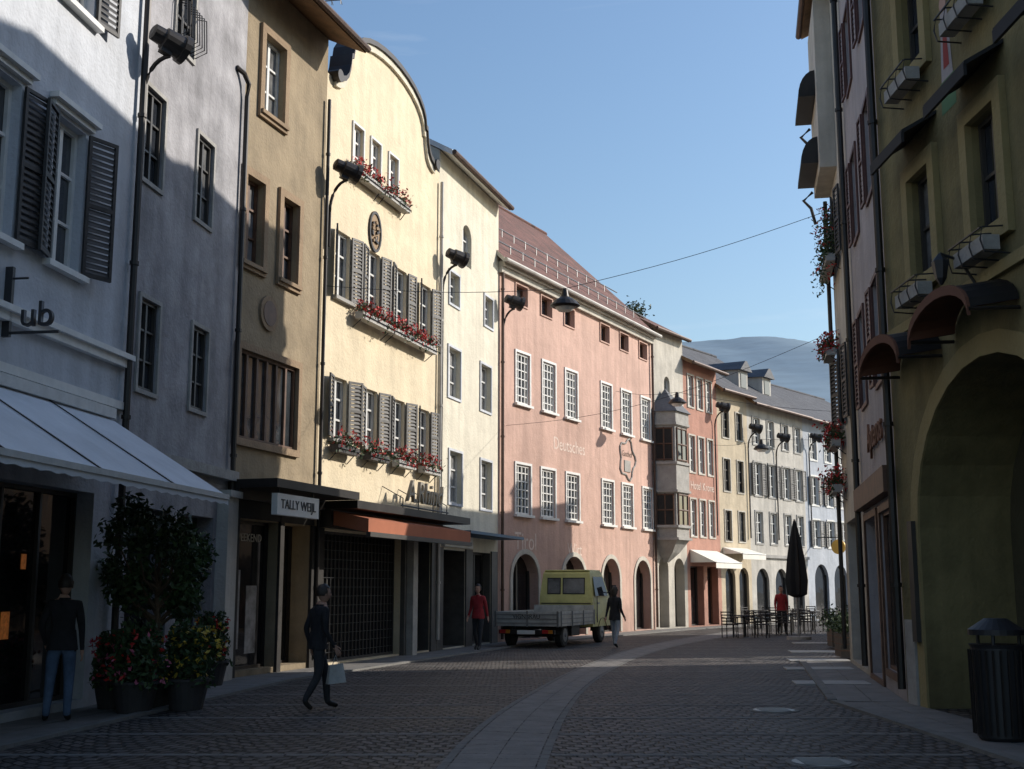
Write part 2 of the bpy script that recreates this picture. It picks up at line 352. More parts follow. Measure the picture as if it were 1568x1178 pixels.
def flowerbox(fr,a,b,o,z,n=1,trail=.25,up=.28,fl='flower_red',boxm='pale_slab',dens=1.0,red=.38):
    e=empty('window_flower_box'); m=MB(); m.box(fr,a,b,o,o+.2,z,z+.17,boxm)
    for x in (a+.1,b-.1): m.tube([fr(x,.01,z-.18),fr(x,o+.1,z-.01)],.012,'iron',5)
    m.tube([fr(a-.02,o+.22,z+.08),fr(b+.02,o+.22,z+.08)],.012,'iron',5)
    m.build('trough',e)
    g=MB(); L=b-a
    for i in range(int(260*L*dens)):
        x=random.uniform(a-.05,b+.05); h=up*(.6+.4*math.sin(x*7+a))
        oo=o+.1+random.gauss(0,.11); zz=z+.17+random.uniform(-trail*(.6+.4*math.sin(x*5)) if oo>o+.15 else 0,h)
        g.leaf(fr(x,oo,zz),.045,'leaf_dark' if random.random()<.5 else 'leaf_mid')
    for i in range(int(130*L*dens*red/.38)):
        x=random.uniform(a-.03,b+.03); oo=o+.12+random.gauss(0,.12); zz=z+.2+random.uniform(-trail*.6,up)
        if math.sin(x*9+z*3)>-.5: 
            for q in range(3): g.leaf(fr(x+random.gauss(0,.02),oo+random.gauss(0,.02),zz+random.gauss(0,.02)),.04,fl)
    g.build('plants',e); return e
def wall_lamp(fr,a,z,zlow,o=.5,k=.9):
    e=empty('wall_lamp'); m=MB()
    pts=[fr(a,.09,zlow),fr(a,.09,z-.95)]
    for i in range(9):
        t=math.pi*i/8*.5; pts.append(fr(a,.09+(o-.09)*(1-math.cos(t)),z-.95+.7*math.sin(t)))
    pts.append(fr(a,o,z-.12*k)); m.tube(pts,.035,'metal_dark',8)
    m.build('arm',e,True)
    c=fr(a,o,z); h=MB()
    # barrel floodlight with a widened front lip, angled down along the street
    ax=(fr.n*.5+fr.d*.6-Vector((0,0,.22))).normalized()
    h.tube([c-ax*.36*k,c-ax*.33*k,c-ax*.14*k,c-ax*.12*k,c+ax*.2*k,c+ax*.21*k,c+ax*.32*k],[.09*k,.15*k,.16*k,.2*k,.22*k,.26*k,.27*k],'metal_dark',16)
    sd=ax.cross(Vector((0,0,1))).normalized(); tp=sd.cross(ax)
    P8=[]
    for zz in (-.27,-.17):
        for (x_,y_) in ((-.07,-.12),(.07,-.12),(.07,.08),(-.07,.08)): P8.append(c+sd*x_*k+ax*y_*k+tp*(zz*k))
    h.hexa(P8,'metal_dark')
    h.build('head',e)
# ---------- plan (metres)
PA0=(-8.4,0);PAB=(-5.92,18.2);PBC=(-5.3,22.7);PCD=(-4.22,26.1);PDE=(-2.06,32.9);PEF=(-.44,38);PFG=(5.83,49.8);PGH=(7.52,52.4);PHI=(9.5,55.5);PIJ=(11.37,58);PJK=(15.3,63.2);PK=(24,74)
fA=Fr(PA0,PAB);fB=Fr(PAB,PBC);fC=Fr(PBC,PCD);fD=Fr(PCD,PDE);fE=Fr(PDE,PEF);fF=Fr(PEF,PFG);fG=Fr(PFG,PGH);fH=Fr(PGH,PHI);fI=Fr(PHI,PIJ);fJ=Fr(PIJ,PJK);fK=Fr(PJK,PK)
# A white
A=Bld('white_townhouse',fA,13.5,'white_plaster')
y=16.15*1.0093
for s_ in (y-.42-5.25,y-.42-3.5,y-.42-1.75,y-.42):
    A.op((s_,s_+.86,6.0,8.1),nx=2,nz=3,fm='white_paint',fw=.07,sill='white_paint',hood='white_paint',shut=('shutter_dark',.50,12),rev=.22)
    A.op((s_,s_+.86,9.8,11.8),nx=2,nz=3,fm='white_paint',fw=.07,sill='white_paint',hood='white_paint',shut=('shutter_dark',.50,12),rev=.22)
for a,b in ((8.6,11.3),(11.8,14.2),(14.7,17.6)):
    A.op((a,b,.12,3.0),nx=3,nz=1,fm='dark_frame',gl='shop_glass',rev=.35)
for x0,x1,z0,z1 in ((15.02,15.14,.95,1.2),(15.3,15.38,1.7,1.95),(15.9,16.1,1.0,1.35),(16.3,16.42,1.9,2.1),(15.6,15.72,2.1,2.2),(13.2,13.4,1.1,1.4)): A.T.box(fA,x0,x1,-.318,-.31,z0,z1,'interior_warm')
A.band(4.95,5.07,.1,'white_paint'); A.band(5.07,5.15,.16,'white_paint'); A.band(4.3,4.42,.08,'white_paint')
A.T.box(fA,14.26,14.64,.003,.05,1.3,2.5,'poster_grey')
A.pipe(fA.L-.1,'metal_dark',z0=.3,r=.055); A.roof(28,of=.7)
A.done()
aw=empty('shop_awning'); m=MB(); a0,a1=8.0,17.75
m.face([fA(a0,.12,4.1),fA(a1,.12,4.1),fA(a1,1.95,2.95),fA(a0,1.95,2.95)],'awning_cloth')
m.face([fA(a0,.12,4.06),fA(a1,.12,4.06),fA(a1,1.93,2.91),fA(a0,1.93,2.91)],'awning_cloth')
n=60
for i in range(n):
    x=a0+(a1-a0)*i/n; x2=a0+(a1-a0)*(i+1)/n; d0=.02*(i%2); d1=.02*((i+1)%2)
    m.face([fA(x,1.96,2.95),fA(x2,1.96,2.95),fA(x2,1.965,2.82+d1),fA(x,1.965,2.82+d0)],'awning_cloth')
m.box(fA,a0,a1,.0,.2,4.1,4.25,'white_frame'); m.box(fA,a0,a1,1.9,1.98,2.9,2.97,'white_frame')
for x in (9.2,11.8,14.4,17.3):
    m.tube([fA(x,.1,3.6),fA(x+.0,1.0,3.1),fA(x,1.9,2.9)],.03,'metal_dark',6)
for x in (9.9,11.9,13.9,15.9):
    m.hexa([fA(x,.13,4.105),fA(x+.03,.13,4.105),fA(x+.03,1.95,2.955),fA(x,1.95,2.955),fA(x,.13,4.12),fA(x+.03,.13,4.12),fA(x+.03,1.95,2.97),fA(x,1.95,2.97)],'metal_dark')
m.build('canopy',aw)
sg=empty('hanging_sign'); sf=Fr((0,0),(0,1)); ps=fA(14.95,0,0); sf.p=ps; sf.d=fA.n.copy(); sf.n=-fA.d
m=MB(); m.box(sf,.0,.1,-.03,.03,4.75,5.65,'iron'); m.tube([sf(0,0,5.5),sf(.3,0,5.5)],.015,'iron'); m.tube([sf(0,0,4.8),sf(.75,0,4.8)],.02,'iron'); m.build('bracket',sg)
text('letters','ub',sf,.45,.0,5.02,.46,'iron',sg,.03)
# B grey
B=Bld('grey_townhouse',fB,15.5,'grey_plaster')
for bx in row(fB,[(220,249,133,278),(299,324,218,348)]): B.op(bx,nx=2,nz=3,fm='dark_frame',fw=.06,trim=(.07,'stone_trim'),rev=.12,bw=.02)
for bx in row(fB,[(211,240,452,598),(291,315,508,630)]): B.op(bx,nx=2,nz=3,fm='dark_frame',fw=.06,trim=(.07,'stone_trim'),rev=.12,bw=.02)
r_=row(fB,[(270,298,-70,82)])[0]; B.op(r_,nx=2,nz=3,fm='dark_frame',trim=(.07,'stone_trim'),rev=.12)
B.op((.4,1.9,.1,2.9),nx=1,nz=1,fm='dark_frame',gl='shop_glass',rev=.4); B.op((2.3,3.8,.1,2.9),nx=2,nz=1,fm='dark_frame',gl='shop_glass',rev=.4)
B.T.box(fB,2.5,3.0,-.365,-.33,.5,1.9,'interior_warm'); B.T.box(fB,3.15,3.5,-.365,-.34,.8,1.7,'poster_grey')
B.band(3.62,3.8,.18,'stone_trim'); B.T.box(fB,3.95,4.45,.002,.22,-.05,3.3,'pale_plaster'); B.T.box(fB,3.9,4.5,.002,.28,3.3,3.42,'pale_plaster')
B.pipe(4.4,'metal_dark',z0=.2,z1=11.2,r=.05)
B.R.tube([fB(4.4,.1,11.2),fB(4.36,.14,11.45),fB(4.2,.1,11.6),fB(4.0,.02,11.65)],.05,'metal_dark')
g=B.S
for i in range(9): x=r_[0]-.05+(r_[1]-r_[0]+.1)*i/8; g.tube([fB(x,.02,r_[2]+.8),fB(x,.22,r_[2]+.75),fB(x,.25,r_[2]+.15),fB(x,.02,r_[2]+.05)],.012,'iron',5)
B.roof(28,of=.6); B.done()
# C brown
C=Bld('ochre_townhouse',fC,14.1,'brown_plaster')
for grp in ([(402,434,62,182)],[(373,401,268,402),(429,454,312,436)]):
    for bx in row(fC,grp): C.op(bx,nx=2,nz=3,fm='white_frame' if grp[0][0]==402 else 'brown_wood',fw=.06,trim=(.16,'ochre_stone'),th=.07,sill='ochre_stone',rev=.2)
bx=row(fC,[(362,452,548,680)])[0]; C.op(bx,nx=6,nz=1,fm='brown_wood',trim=(.14,'ochre_stone'),th=.08,gl='sky_glass',rev=.1,bw=.035)
sx,zz=fC.sight(410,480); C.T.tube([fC(sx,-.02,zz),fC(sx,.05,zz)],.36,'ochre_stone',20); C.T.tube([fC(sx,-.01,zz),fC(sx,.06,zz)],.26,'brown_wood',20)
C.op((.35,1.9,.12,2.95),nx=1,nz=1,fm='metal_dark',gl='shop_glass',rev=.3); C.op((2.1,3.3,.12,2.95),nx=1,nz=1,fm='metal_dark',gl='shop_glass',rev=.5)
for x0,x1,z0,z1 in ((.6,.95,.5,2.0),(1.2,1.6,.4,1.7)): C.T.box(fC,x0,x1,-.268,-.262,z0,z1,'poster_grey')
C.T.box(fC,-.02,.33,.003,.06,-.05,3.3,'interior_dark'); C.T.box(fC,1.92,2.08,.003,.06,-.05,3.3,'interior_dark'); C.T.box(fC,.35,3.4,.003,.05,2.97,3.3,'interior_dark'); C.T.box(fC,3.32,3.56,.003,.06,-.05,2.96,'interior_dark')
C.T.box(fC,-.1,3.5,.003,1.05,3.5,3.66,'metal_dark'); C.T.box(fC,-.1,3.5,.003,.25,3.3,3.5,'metal_dark')
C.pipe(3.5,'metal_dark',z0=.2,z1=12.6,r=.04)
C.roof(26,of=.9,gut='copper_brown'); C.done()
sg=empty('shop_sign'); m=MB(); m.box(fC,.05,1.75,.86,.98,3.0,3.4,'white_paint'); m.tube([fC(.2,.92,3.4),fC(.2,.92,3.55)],.02,'iron'); m.tube([fC(1.6,.92,3.4),fC(1.6,.92,3.55)],.02,'iron'); m.build('panel',sg)
text('letters','TALLY WEIJL',fC,.9,.985,3.2,.25,'iron',sg,.008)
text('window_lettering','WEEKEND',fC,1.1,-.2,2.62,.22,'lettering_metal',sg,.004)
# D yellow gabled
D=Bld('yellow_gabled_townhouse',fD,13.3,'yellow_plaster')
cs=[1.0,2.72,4.44,6.16]
for c in cs:
    D.op((c-.38,c+.38,8.2,9.78),nx=2,nz=3,fm='white_frame',shut=('shutter_yellowgrey',.42,14),rev=.18,sill='stone_trim')
    D.op((c-.38,c+.38,4.95,6.36),nx=2,nz=3,fm='white_frame',shut=('shutter_yellowgrey',.42,14),rev=.18,sill='stone_trim')
gw=row(fD,[(541,554,196,262),(568,581,216,282),(595,608,238,300)])
for bx in gw: D.op((bx[0]-.03,bx[1]+.03,bx[2],bx[3]),nx=2,nz=3,fm='white_paint',rev=.16,trim=(.05,'white_paint'))
D.op((.35,4.7,.05,2.9),nx=22,nz=14,fm='iron',gl='interior_dark',rev=.25,bw=.008); D.op((5.3,6.7,.05,2.9),nx=2,nz=1,fm='dark_frame',gl='shop_glass',rev=.6,rm='dark_cladding')
D.T.box(fD,4.72,5.28,.002,.12,-.05,2.945,'dark_cladding'); D.T.box(fD,4.85,5.15,.122,.3,-.05,2.94,'stone_trim'); D.T.box(fD,-.0,.32,.002,.06,-.05,2.94,'interior_dark'); D.T.box(fD,6.72,7.1,.002,.06,-.05,2.94,'dark_cladding')
D.T.box(fD,-.05,7.1,.003,1.0,3.33,3.5,'metal_dark'); D.T.box(fD,.1,6.9,.003,.3,2.95,3.33,'dark_frame')
gc=3.45
prof=[(-3.15,13.3),(-3.1,13.28),(-2.95,13.32),(-2.75,13.4),(-2.6,13.55),(-2.5,13.8),(-2.45,14.1)]
for i in range(15):
    t=math.pi*(1-i/14)
    prof.append((2.35*math.cos(t),14.12+1.0*max(0,math.sin(t))**.9))
prof+=[(2.45,14.1),(2.5,13.8),(2.6,13.55),(2.75,13.4),(2.95,13.32),(3.1,13.28),(3.15,13.3)]
pts=[(gc+a,max(z,13.3)) for a,z in prof]
for i in range(len(pts)-1):
    p,q=pts[i],pts[i+1]
    if abs(p[0]-q[0])<1e-4: continue
    for o in (0,-.35): D.W.face([fD(p[0],o,13.3),fD(q[0],o,13.3),fD(q[0],o,q[1]),fD(p[0],o,p[1])],'yellow_plaster')
    D.R.hexa([fD(p[0],.14,p[1]-.03),fD(q[0],.14,q[1]-.03),fD(q[0],-.45,q[1]-.03),fD(p[0],-.45,p[1]-.03),fD(p[0],.14,p[1]+.1),fD(q[0],.14,q[1]+.1),fD(q[0],-.45,q[1]+.1),fD(p[0],-.45,p[1]+.1)],'metal_dark')
    D.T.hexa([fD(p[0],.002,p[1]-.2),fD(q[0],.002,q[1]-.2),fD(q[0],.08,q[1]-.2),fD(p[0],.08,p[1]-.2),fD(p[0],.002,p[1]-.032),fD(q[0],.002,q[1]-.032),fD(q[0],.08,q[1]-.032),fD(p[0],.08,p[1]-.032)],'cream_plaster')
for sgn in (-1,1):
    c=gc+sgn*3.12; D.R.tube([fD(c,-.3,13.34),fD(c,.18,13.34)],.15,'metal_dark',12)
D.W.face([fD(.006,0,13.3),fD(fD.L-.006,0,13.3),fD(fD.L-.006,-9,13.3),fD(.006,-9,13.3)],'slate_roof')
D.R.face([fD(.5,-.36,13.31),fD(gc,-.36,14.9),fD(gc,-9,14.9),fD(.5,-9,13.31)],'red_tiles',[(0,0),(0,3),(9,3),(9,0)])
D.R.face([fD(6.4,-.36,13.31),fD(gc,-.36,14.9),fD(gc,-9,14.9),fD(6.4,-9,13.31)],'red_tiles',[(0,0),(0,3),(9,3),(9,0)])
sx,zz=fD.sight(573,355)
n=24
for i in range(n):
    a,b=2*math.pi*i/n,2*math.pi*(i+1)/n
    D.T.hexa([fD(sx+.36*math.cos(a),.002,zz+.52*math.sin(a)),fD(sx+.36*math.cos(b),.002,zz+.52*math.sin(b)),fD(sx+.36*math.cos(b),.05,zz+.52*math.sin(b)),fD(sx+.36*math.cos(a),.05,zz+.52*math.sin(a)),
     fD(sx+.3*math.cos(a),.002,zz+.45*math.sin(a)),fD(sx+.3*math.cos(b),.002,zz+.45*math.sin(b)),fD(sx+.3*math.cos(b),.05,zz+.45*math.sin(b)),fD(sx+.3*math.cos(a),.05,zz+.45*math.sin(a))],'metal_dark')
    D.T.face([fD(sx,.02,zz),fD(sx+.3*math.cos(a),.02,zz+.45*math.sin(a)),fD(sx+.3*math.cos(b),.02,zz+.45*math.sin(b))],'ochre_stone')
for i in range(26):
    a=random.random()*6.28; r=random.random()**.5*.22
    D.T.tube([fD(sx+r*math.cos(a),.02,zz+1.4*r*math.sin(a)),fD(sx+r*math.cos(a),.07,zz+1.4*r*math.sin(a))],.04,'metal_dark' if i%2 else 'ochre_stone',6)
D.pipe(fD.L-.05,'gutter_pale',z0=.3,z1=13.0,r=.05)
D.done()
at=empty('tv_antenna'); m=MB(); p=fD(2.2,-1.5,13.6); m.tube([p,p+Vector((0,0,2.9))],.025,'steel',6)
t=p+Vector((0,0,2.75)); m.tube([t+Vector((-.5,-.1,-.1)),t+Vector((.6,.2,.15))],.018,'steel',5)
for i in range(6):
    c=t+Vector((-.5,-.1,-.1)).lerp(Vector((.6,.2,.15)),i/5); m.tube([c+Vector((0,-.25,.0)),c+Vector((0,.25,0))],.01,'steel',4); m.tube([c+Vector((0,0,-.12)),c+Vector((0,0,.12))],.01,'steel',4)
m.build('mast_and_rods',at)
b0,b1=gw[0][0]-.25,gw[2][1]+.35
flowerbox(fD,b0,(b0+b1)/2-.05,.05,gw[0][2]-.28); flowerbox(fD,(b0+b1)/2+.05,b1,.05,gw[0][2]-.28)
flowerbox(fD,cs[0]+.5,3.3,.12,7.85); flowerbox(fD,3.4,cs[3]+.1,.12,7.85)
for i,c in enumerate(cs): flowerbox(fD,c-.55,c+.55,.08,4.62,up=.32,boxm='pale_slab' if i>1 else 'pot_dark',red=.38 if i>1 else .2)
sg=empty('shop_lettering'); text('letters','A.Rhind',fD,4.9,.55,3.98,.78,'lettering_metal',sg,.04,shear=.25,sx=.95)
m=MB(); m.tube([fD(3.4,.55,3.62),fD(6.6,.55,3.62)],.02,'iron',5)
for x in (3.5,4.5,5.5,6.5): m.tube([fD(x,.55,3.5),fD(x,.55,3.8)],.015,'iron',5); m.tube([fD(x,.55,3.8),fD(x,.0,4.1)],.012,'iron',5)
m.build('mounting_rail',sg)
aw=empty('shop_awning'); m=MB(); m.hexa([fD(.2,.32,3.0),fD(6.7,.32,3.0),fD(6.7,1.15,2.82),fD(.2,1.15,2.82),fD(.2,.32,3.3),fD(6.7,.32,3.3),fD(6.7,1.15,3.12),fD(.2,1.15,3.12)],'awning_orange')
m.box(fD,.2,6.7,1.1,1.2,2.74,2.84,'dark_frame'); m.build('cassette',aw)
# E cream
E=Bld('cream_townhouse',fE,14.0,'cream_plaster')
for grp in ([(708,722,345,408)],[(688,702,430,478),(741,754,446,490)],[(686,704,536,610),(735,751,558,628)],[(687,706,692,770),(735,752,706,780)]):
    for bx in row(fE,grp):
        ar=grp[0][0]==708
        if ar: E.op(bx,nx=2,nz=3,fm='white_frame',rev=.22,arch=True,gl='curtain_glass')
        else: E.op(bx,nx=2,nz=3,fm='white_frame',rev=.22,trim=(.07,'white_plaster'),gl='curtain_glass')
E.op((.5,2.3,.05,2.7),nx=1,nz=1,fm='dark_frame',gl='shop_glass',rev=.8,rm='dark_cladding'); E.op((2.9,4.6,.05,2.7),nx=2,nz=1,fm='dark_frame',gl='shop_glass',rev=.3,rm='dark_cladding')
E.T.box(fE,.3,5.2,.003,.9,3.12,3.2,'sign_blue'); E.T.box(fE,.4,2.7,.003,.12,2.78,3.1,'white_paint')
for a,b in ((.02,.48),(2.32,2.88),(4.62,5.2)): E.T.box(fE,a,b,.003,.05,-.05,2.76,'dark_cladding')
text('fascia_lettering','Café Bar',fE,1.5,.13,2.93,.24,'iron',E.e,.005)
E.roof(30,of=.4,sm='white_paint',os=.05); E.done()
# F pink
F_=Bld('pink_townhouse',fF,12.3,'pink_plaster',depth=10)
for bx in row(fF,[(790,806,438,468),(828,844,455,484),(863,879,469,497),(919,932,497,523),(949,961,513,537),(978,990,528,551)]): F_.op(bx,nx=1,nz=1,fm='brown_wood',rev=.25,trim=(.05,'pink_plaster'))
for grp in ([(790,810,550,624),(831,849,564,640),(866,883,577,652),(920,936,580,645),(951,966,593,658),(981,995,604,667)],[(790,811,713,789),(829,849,720,793),(867,886,726,797),(922,939,735,801),(952,969,742,806),(984,999,749,810)]):
    for bx in row(fF,grp): F_.op(bx,nx=4,nz=6,fm='white_paint',fw=.07,rev=.12,trim=(.08,'white_paint'),bw=.022,sill='white_paint')
for u0,u1 in ((784,824),(862,896),(923,949),(973,996)):
    s0_=fF.sight(u0,920)[0]; s1_=fF.sight(u1,920)[0]; F_.op((s0_,s1_,.05,2.75),arch=True,nx=2,nz=1,fm='dark_frame',gl='shop_glass',rev=.4,ring=(.16,'offwhite_plaster'),rise=min((s1_-s0_)/2,.8))
F_.T.box(fF,.0,fF.L,.003,.24,11.95,12.12,'offwhite_plaster'); F_.T.box(fF,.0,fF.L,.003,.14,11.75,11.95,'offwhite_plaster')
F_.pipe(.12,'copper_brown',r=.05,z1=11.8); F_.pipe(fF.L-.1,'copper_brown',r=.05,z1=11.8)
pt=44; F_.roof(pt,of=.32,gut='gutter_pale',sm='offwhite_plaster',os=.2)
tp=math.tan(math.radians(pt))
for o_ in (-.2,-1.5): F_.R.tube([fF(0,o_,12.3-o_*tp+.42),fF(fF.L,o_,12.3-o_*tp+.42)],.025,'steel',5)
for x in [i*.9+.3 for i in range(14)]:
    for o_ in (-.2,-1.5): F_.R.tube([fF(x,o_,12.3-o_*tp+.15),fF(x,o_,12.3-o_*tp+.46)],.018,'steel',4)
for u,v,t_,sz in ((872,684,'Deutsches',.62),(805,830,'Tirol',.8),(880,842,'Wirt',.6)):
    a_,z_=fF.sight(u,v); text('painted_lettering',t_,fF,a_,.004,z_,sz,'lettering_pale',F_.e,.002)
a_,z_=fF.sight(960,703)
for i in range(24):
    t=2*math.pi*i/24; t2=2*math.pi*(i+1)/24; r0=.75+.12*math.cos(5*t); r1=.75+.12*math.cos(5*t2)
    F_.T.tube([fF(a_+r0*math.cos(t),.02,z_+r0*math.sin(t)),fF(a_+r1*math.cos(t2),.02,z_+r1*math.sin(t2))],.04,'stone_trim',6)
text('painted_lettering','Gasthof',fF,a_,.006,z_+.2,.32,'brown_wood',F_.e,.002)
F_.T.box(fF,a_-.3,a_+.3,.002,.03,z_-.5,z_-.05,'stone_trim')
F_.done()
# G with oriel
G_=Bld('oriel_townhouse',fG,12.5,'offwhite_plaster')
G_.op((1.2,1.75,9.0,10.6),arch=True,nx=1,nz=2,fm='white_frame',rev=.2)
G_.op((.35,1.25,.05,2.9),arch=True,nx=1,nz=1,fm='dark_frame',gl='shop_glass',rev=.5); G_.op((1.8,2.8,.05,2.9),arch=True,nx=1,nz=1,fm='dark_frame',gl='shop_glass',rev=.5)
def oriel(mb,c,z0,z1,w=.95,dp=.85):
    sec=[(c-w,0),(c-w*.62,dp),(c+w*.62,dp),(c+w,0)]
    def ring(z,k=1): return [fG(c+(a-c)*k,max(.0,o*k),z) for a,o in sec]
    lv=[(z0-.9,.15),(z0-.5,.6),(z0,1.0),(z0+.5,1.0),(z0+.52,1.0),(z0+1.9,1.0),(z0+1.92,1.05),(z0+3.2,1.05),(z0+3.22,1.0),(z0+4.7,1),(z0+4.72,1.08),(z1,1.08)]
    for i in range(len(lv)-1):
        r0,r1=ring(lv[i][0],lv[i][1]),ring(lv[i+1][0],lv[i+1][1])
        for j in range(3): mb.face([r0[j],r0[j+1],r1[j+1],r1[j]],'stone_trim')
    for zl,zh in ((z0+.6,z0+1.85),(z0+3.3,z0+4.6)):
        for j in range(3):
            p,q=Vector((*sec[j],0)),Vector((*sec[j+1],0)); d=q-p; nn=Vector((-d.y,d.x,0)).normalized() 
            if nn.y<0: nn=-nn
            e=.022
            a1_,b1_=p+d*.14+nn*e,p+d*.86+nn*e
            mb.face([fG(a1_.x,a1_.y,zl),fG(b1_.x,b1_.y,zl),fG(b1_.x,b1_.y,zh),fG(a1_.x,a1_.y,zh)],'interior_dark' if j==0 else 'window_glass')
            for f_ in (.12,.5,.88):
                x=p+d*f_+nn*.03; mb.tube([fG(x.x,x.y,zl-.05),fG(x.x,x.y,zh+.05)],.035,'brown_wood',6)
            for z in (zl,(zl+zh)/2,zh):
                x,x2=p+d*.12+nn*.03,p+d*.88+nn*.03; mb.tube([fG(x.x,x.y,z),fG(x2.x,x2.y,z)],.035,'brown_wood',6)
    top=ring(z1,1.2); ap=fG(c,.15,z1+1.1)
    for j in range(3): mb.face([top[j],top[j+1],ap],'slate_roof')
    mb.face(top,'slate_roof')
    for z in (z0,z0+.5,z0+1.95,z0+3.1,z0+4.75):
        r0,r1=ring(z,1.12),ring(z+.1,1.12)
        for j in range(3): mb.face([r0[j],r0[j+1],r1[j+1],r1[j]],'stone_trim')
        mb.face(r0,'stone_trim'); mb.face(r1,'stone_trim')
om=MB(); oriel(om,.95,3.6,8.9); om.build('oriel',G_.e)
G_.roof(30,of=.3,tm='red_tiles'); G_.done()
# H red
H_=Bld('red_townhouse',fH,11.6,'red_plaster')
for z0,z1 in ((9.6,11.0),(6.7,8.3),(3.9,5.5)):
    for x in (.45,1.45,2.45): H_.op((x,x+.6,z0,z1),nx=2,nz=3,fm='white_frame',trim=(.07,'offwhite_plaster'),rev=.15)
H_.op((.3,1.7,.05,2.6),nx=1,nz=1,fm='dark_frame',gl='shop_glass',rev=.4); H_.op((2.1,3.3,.05,2.6),nx=1,nz=1,fm='brown_wood',gl='shop_glass',rev=.4)
H_.roof(28,of=.5,tm='grey_tiles'); H_.done()
text('painted_lettering','Hotel Krone',fH,1.8,.01,6.1,.5,'lettering_pale',H_.e,.002)
aw=empty('shop_awning'); m=MB()
def awn(m,f,a,b,z,dp,dr,mt):
    m.face([f(a,.02,z),f(b,.02,z),f(b,dp,z-dr),f(a,dp,z-dr)],mt); m.face([f(a,dp,z-dr),f(b,dp,z-dr),f(b,dp+.01,z-dr-.25),f(a,dp+.01,z-dr-.25)],mt)
    for x in (a,b): m.face([f(x,.02,z),f(x,dp,z-dr),f(x,.02,z-dr)],mt)
    m.tube([f(a,dp,z-dr),f(b,dp,z-dr)],.03,'white_frame',6)
awn(m,fH,.3,3.2,3.3,1.2,.55,'awning_white'); m.build('cloth',aw)
I_=Bld('sand_townhouse',fI,10.9,'sand_plaster')
for z0,z1 in ((8.6,9.9),(6.1,7.6),(3.8,5.2)):
    for x in (.5,1.9): I_.op((x,x+.65,z0,z1),nx=2,nz=3,fm='dark_frame',trim=(.06,'offwhite_plaster'),rev=.15)
I_.op((.4,1.4,.05,2.6),arch=True,nx=1,nz=1,fm='dark_frame',gl='shop_glass'); I_.op((1.8,2.8,.05,2.6),arch=True,nx=1,nz=1,fm='dark_frame',gl='shop_glass')
I_.roof(35,of=.4,tm='grey_tiles'); I_.done()
aw=empty('shop_awning'); m=MB(); awn(m,fI,.2,2.6,3.5,1.0,.3,'awning_white'); m.build('cloth',aw)
J_=Bld('pale_townhouse',fJ,10.7,'pale_plaster',depth=10)
for z0,z1 in ((8.6,9.9),(6.1,7.7),(3.8,5.3)):
    for x in (.6,2.2,3.9,5.4): J_.op((x,x+.75,z0,z1),nx=2,nz=3,fm='white_frame',trim=(.08,'stone_trim'),rev=.15,shut=('shutter_yellowgrey',.34,8) if 5<z0<8 else None)
for x in (.5,2.6,4.6): J_.op((x,x+1.4,.05,2.6),arch=True,nx=1,nz=1,fm='dark_frame',gl='shop_glass')
J_.band(3.1,3.25,.12,'stone_trim'); J_.roof(35,of=.5,tm='grey_tiles'); 
f=J_.fr
for x in (1.8,4.5):
    J_.R.box(f,x-.5,x+.5,-2.4,-1.0,11.3,12.5,'pale_plaster'); J_.R.box(f,x-.3,x+.3,-1.0,-.97,11.6,12.3,'window_glass')
    J_.R.hexa([f(x-.65,-.8,12.45),f(x+.65,-.8,12.45),f(x+.65,-3,12.6),f(x-.65,-3,12.6),f(x-.1,-.8,12.95),f(x+.1,-.8,12.95),f(x+.1,-3,13.0),f(x-.1,-3,13.0)],'slate_roof')
J_.done()
K_=Bld('blue_white_townhouse',fK,10.6,'blue_white_plaster',depth=10)
for z0,z1 in ((8.4,9.7),(6.0,7.5),(3.8,5.2)):
    for x in (.8,2.6,4.4,6.4,8.4,10.4): K_.op((x,x+.8,z0,z1),nx=2,nz=3,fm='white_frame',trim=(.08,'white_paint'),rev=.15,shut=('shutter_yellowgrey',.36,8) if z0<8 else None)
for x in (.8,3.2,5.8,8.6): K_.op((x,x+1.7,.05,2.9),arch=True,nx=1,nz=1,fm='dark_frame',gl='shop_glass')
K_.roof(30,of=.5,tm='grey_tiles'); K_.done()
# ---------- right side
fR1=Fr((6.15,0),(5.79,18.2),True); fR2=Fr((5.79,18.2),(6.8,23.5),True); fR3=Fr((6.8,23.5),(7.66,28),True); fR4=Fr((9.6,32.9),(13.25,46),True)
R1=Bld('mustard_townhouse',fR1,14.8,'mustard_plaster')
rw=row(fR1,[(1497,1530,165,355),(1406,1426,262,420)])
zt,zb=rw[0][3],rw[0][2]
cen=[(rw[1][0]+rw[1][1])/2,(rw[0][0]+rw[0][1])/2]; step=cen[0]-cen[1]
cen+=[cen[1]-step*i for i in (1,2,3,4,5)]
for c in cen:
    if c<1: continue
    R1.op((c-.42,c+.42,zb,zt),nx=2,nz=2,fm='dark_frame',trim=(.22,'mustard_trim'),th=.09,rev=.18)
    R1.op((c-.42,c+.42,zb+3.1,zt+3.0),nx=2,nz=2,fm='dark_frame',trim=(.22,'mustard_trim'),th=.09,rev=.18)
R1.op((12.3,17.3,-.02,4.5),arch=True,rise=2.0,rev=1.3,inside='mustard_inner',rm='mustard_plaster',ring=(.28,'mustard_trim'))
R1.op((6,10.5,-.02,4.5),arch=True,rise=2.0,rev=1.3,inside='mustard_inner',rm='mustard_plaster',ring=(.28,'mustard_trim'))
T=R1.T
T.box(fR1,12.9,16.2,-1.297,-1.2,.15,3.3,'brown_wood')
for x0,x1 in ((13.05,13.75),(13.85,14.55),(14.7,16.05)):
    T.box(fR1,x0,x1,-1.2,-1.19,.45 if x0<14.6 else .7,2.5,'shop_glass'); T.box(fR1,x0,x1,-1.2,-1.19,2.6,3.2,'shop_glass')
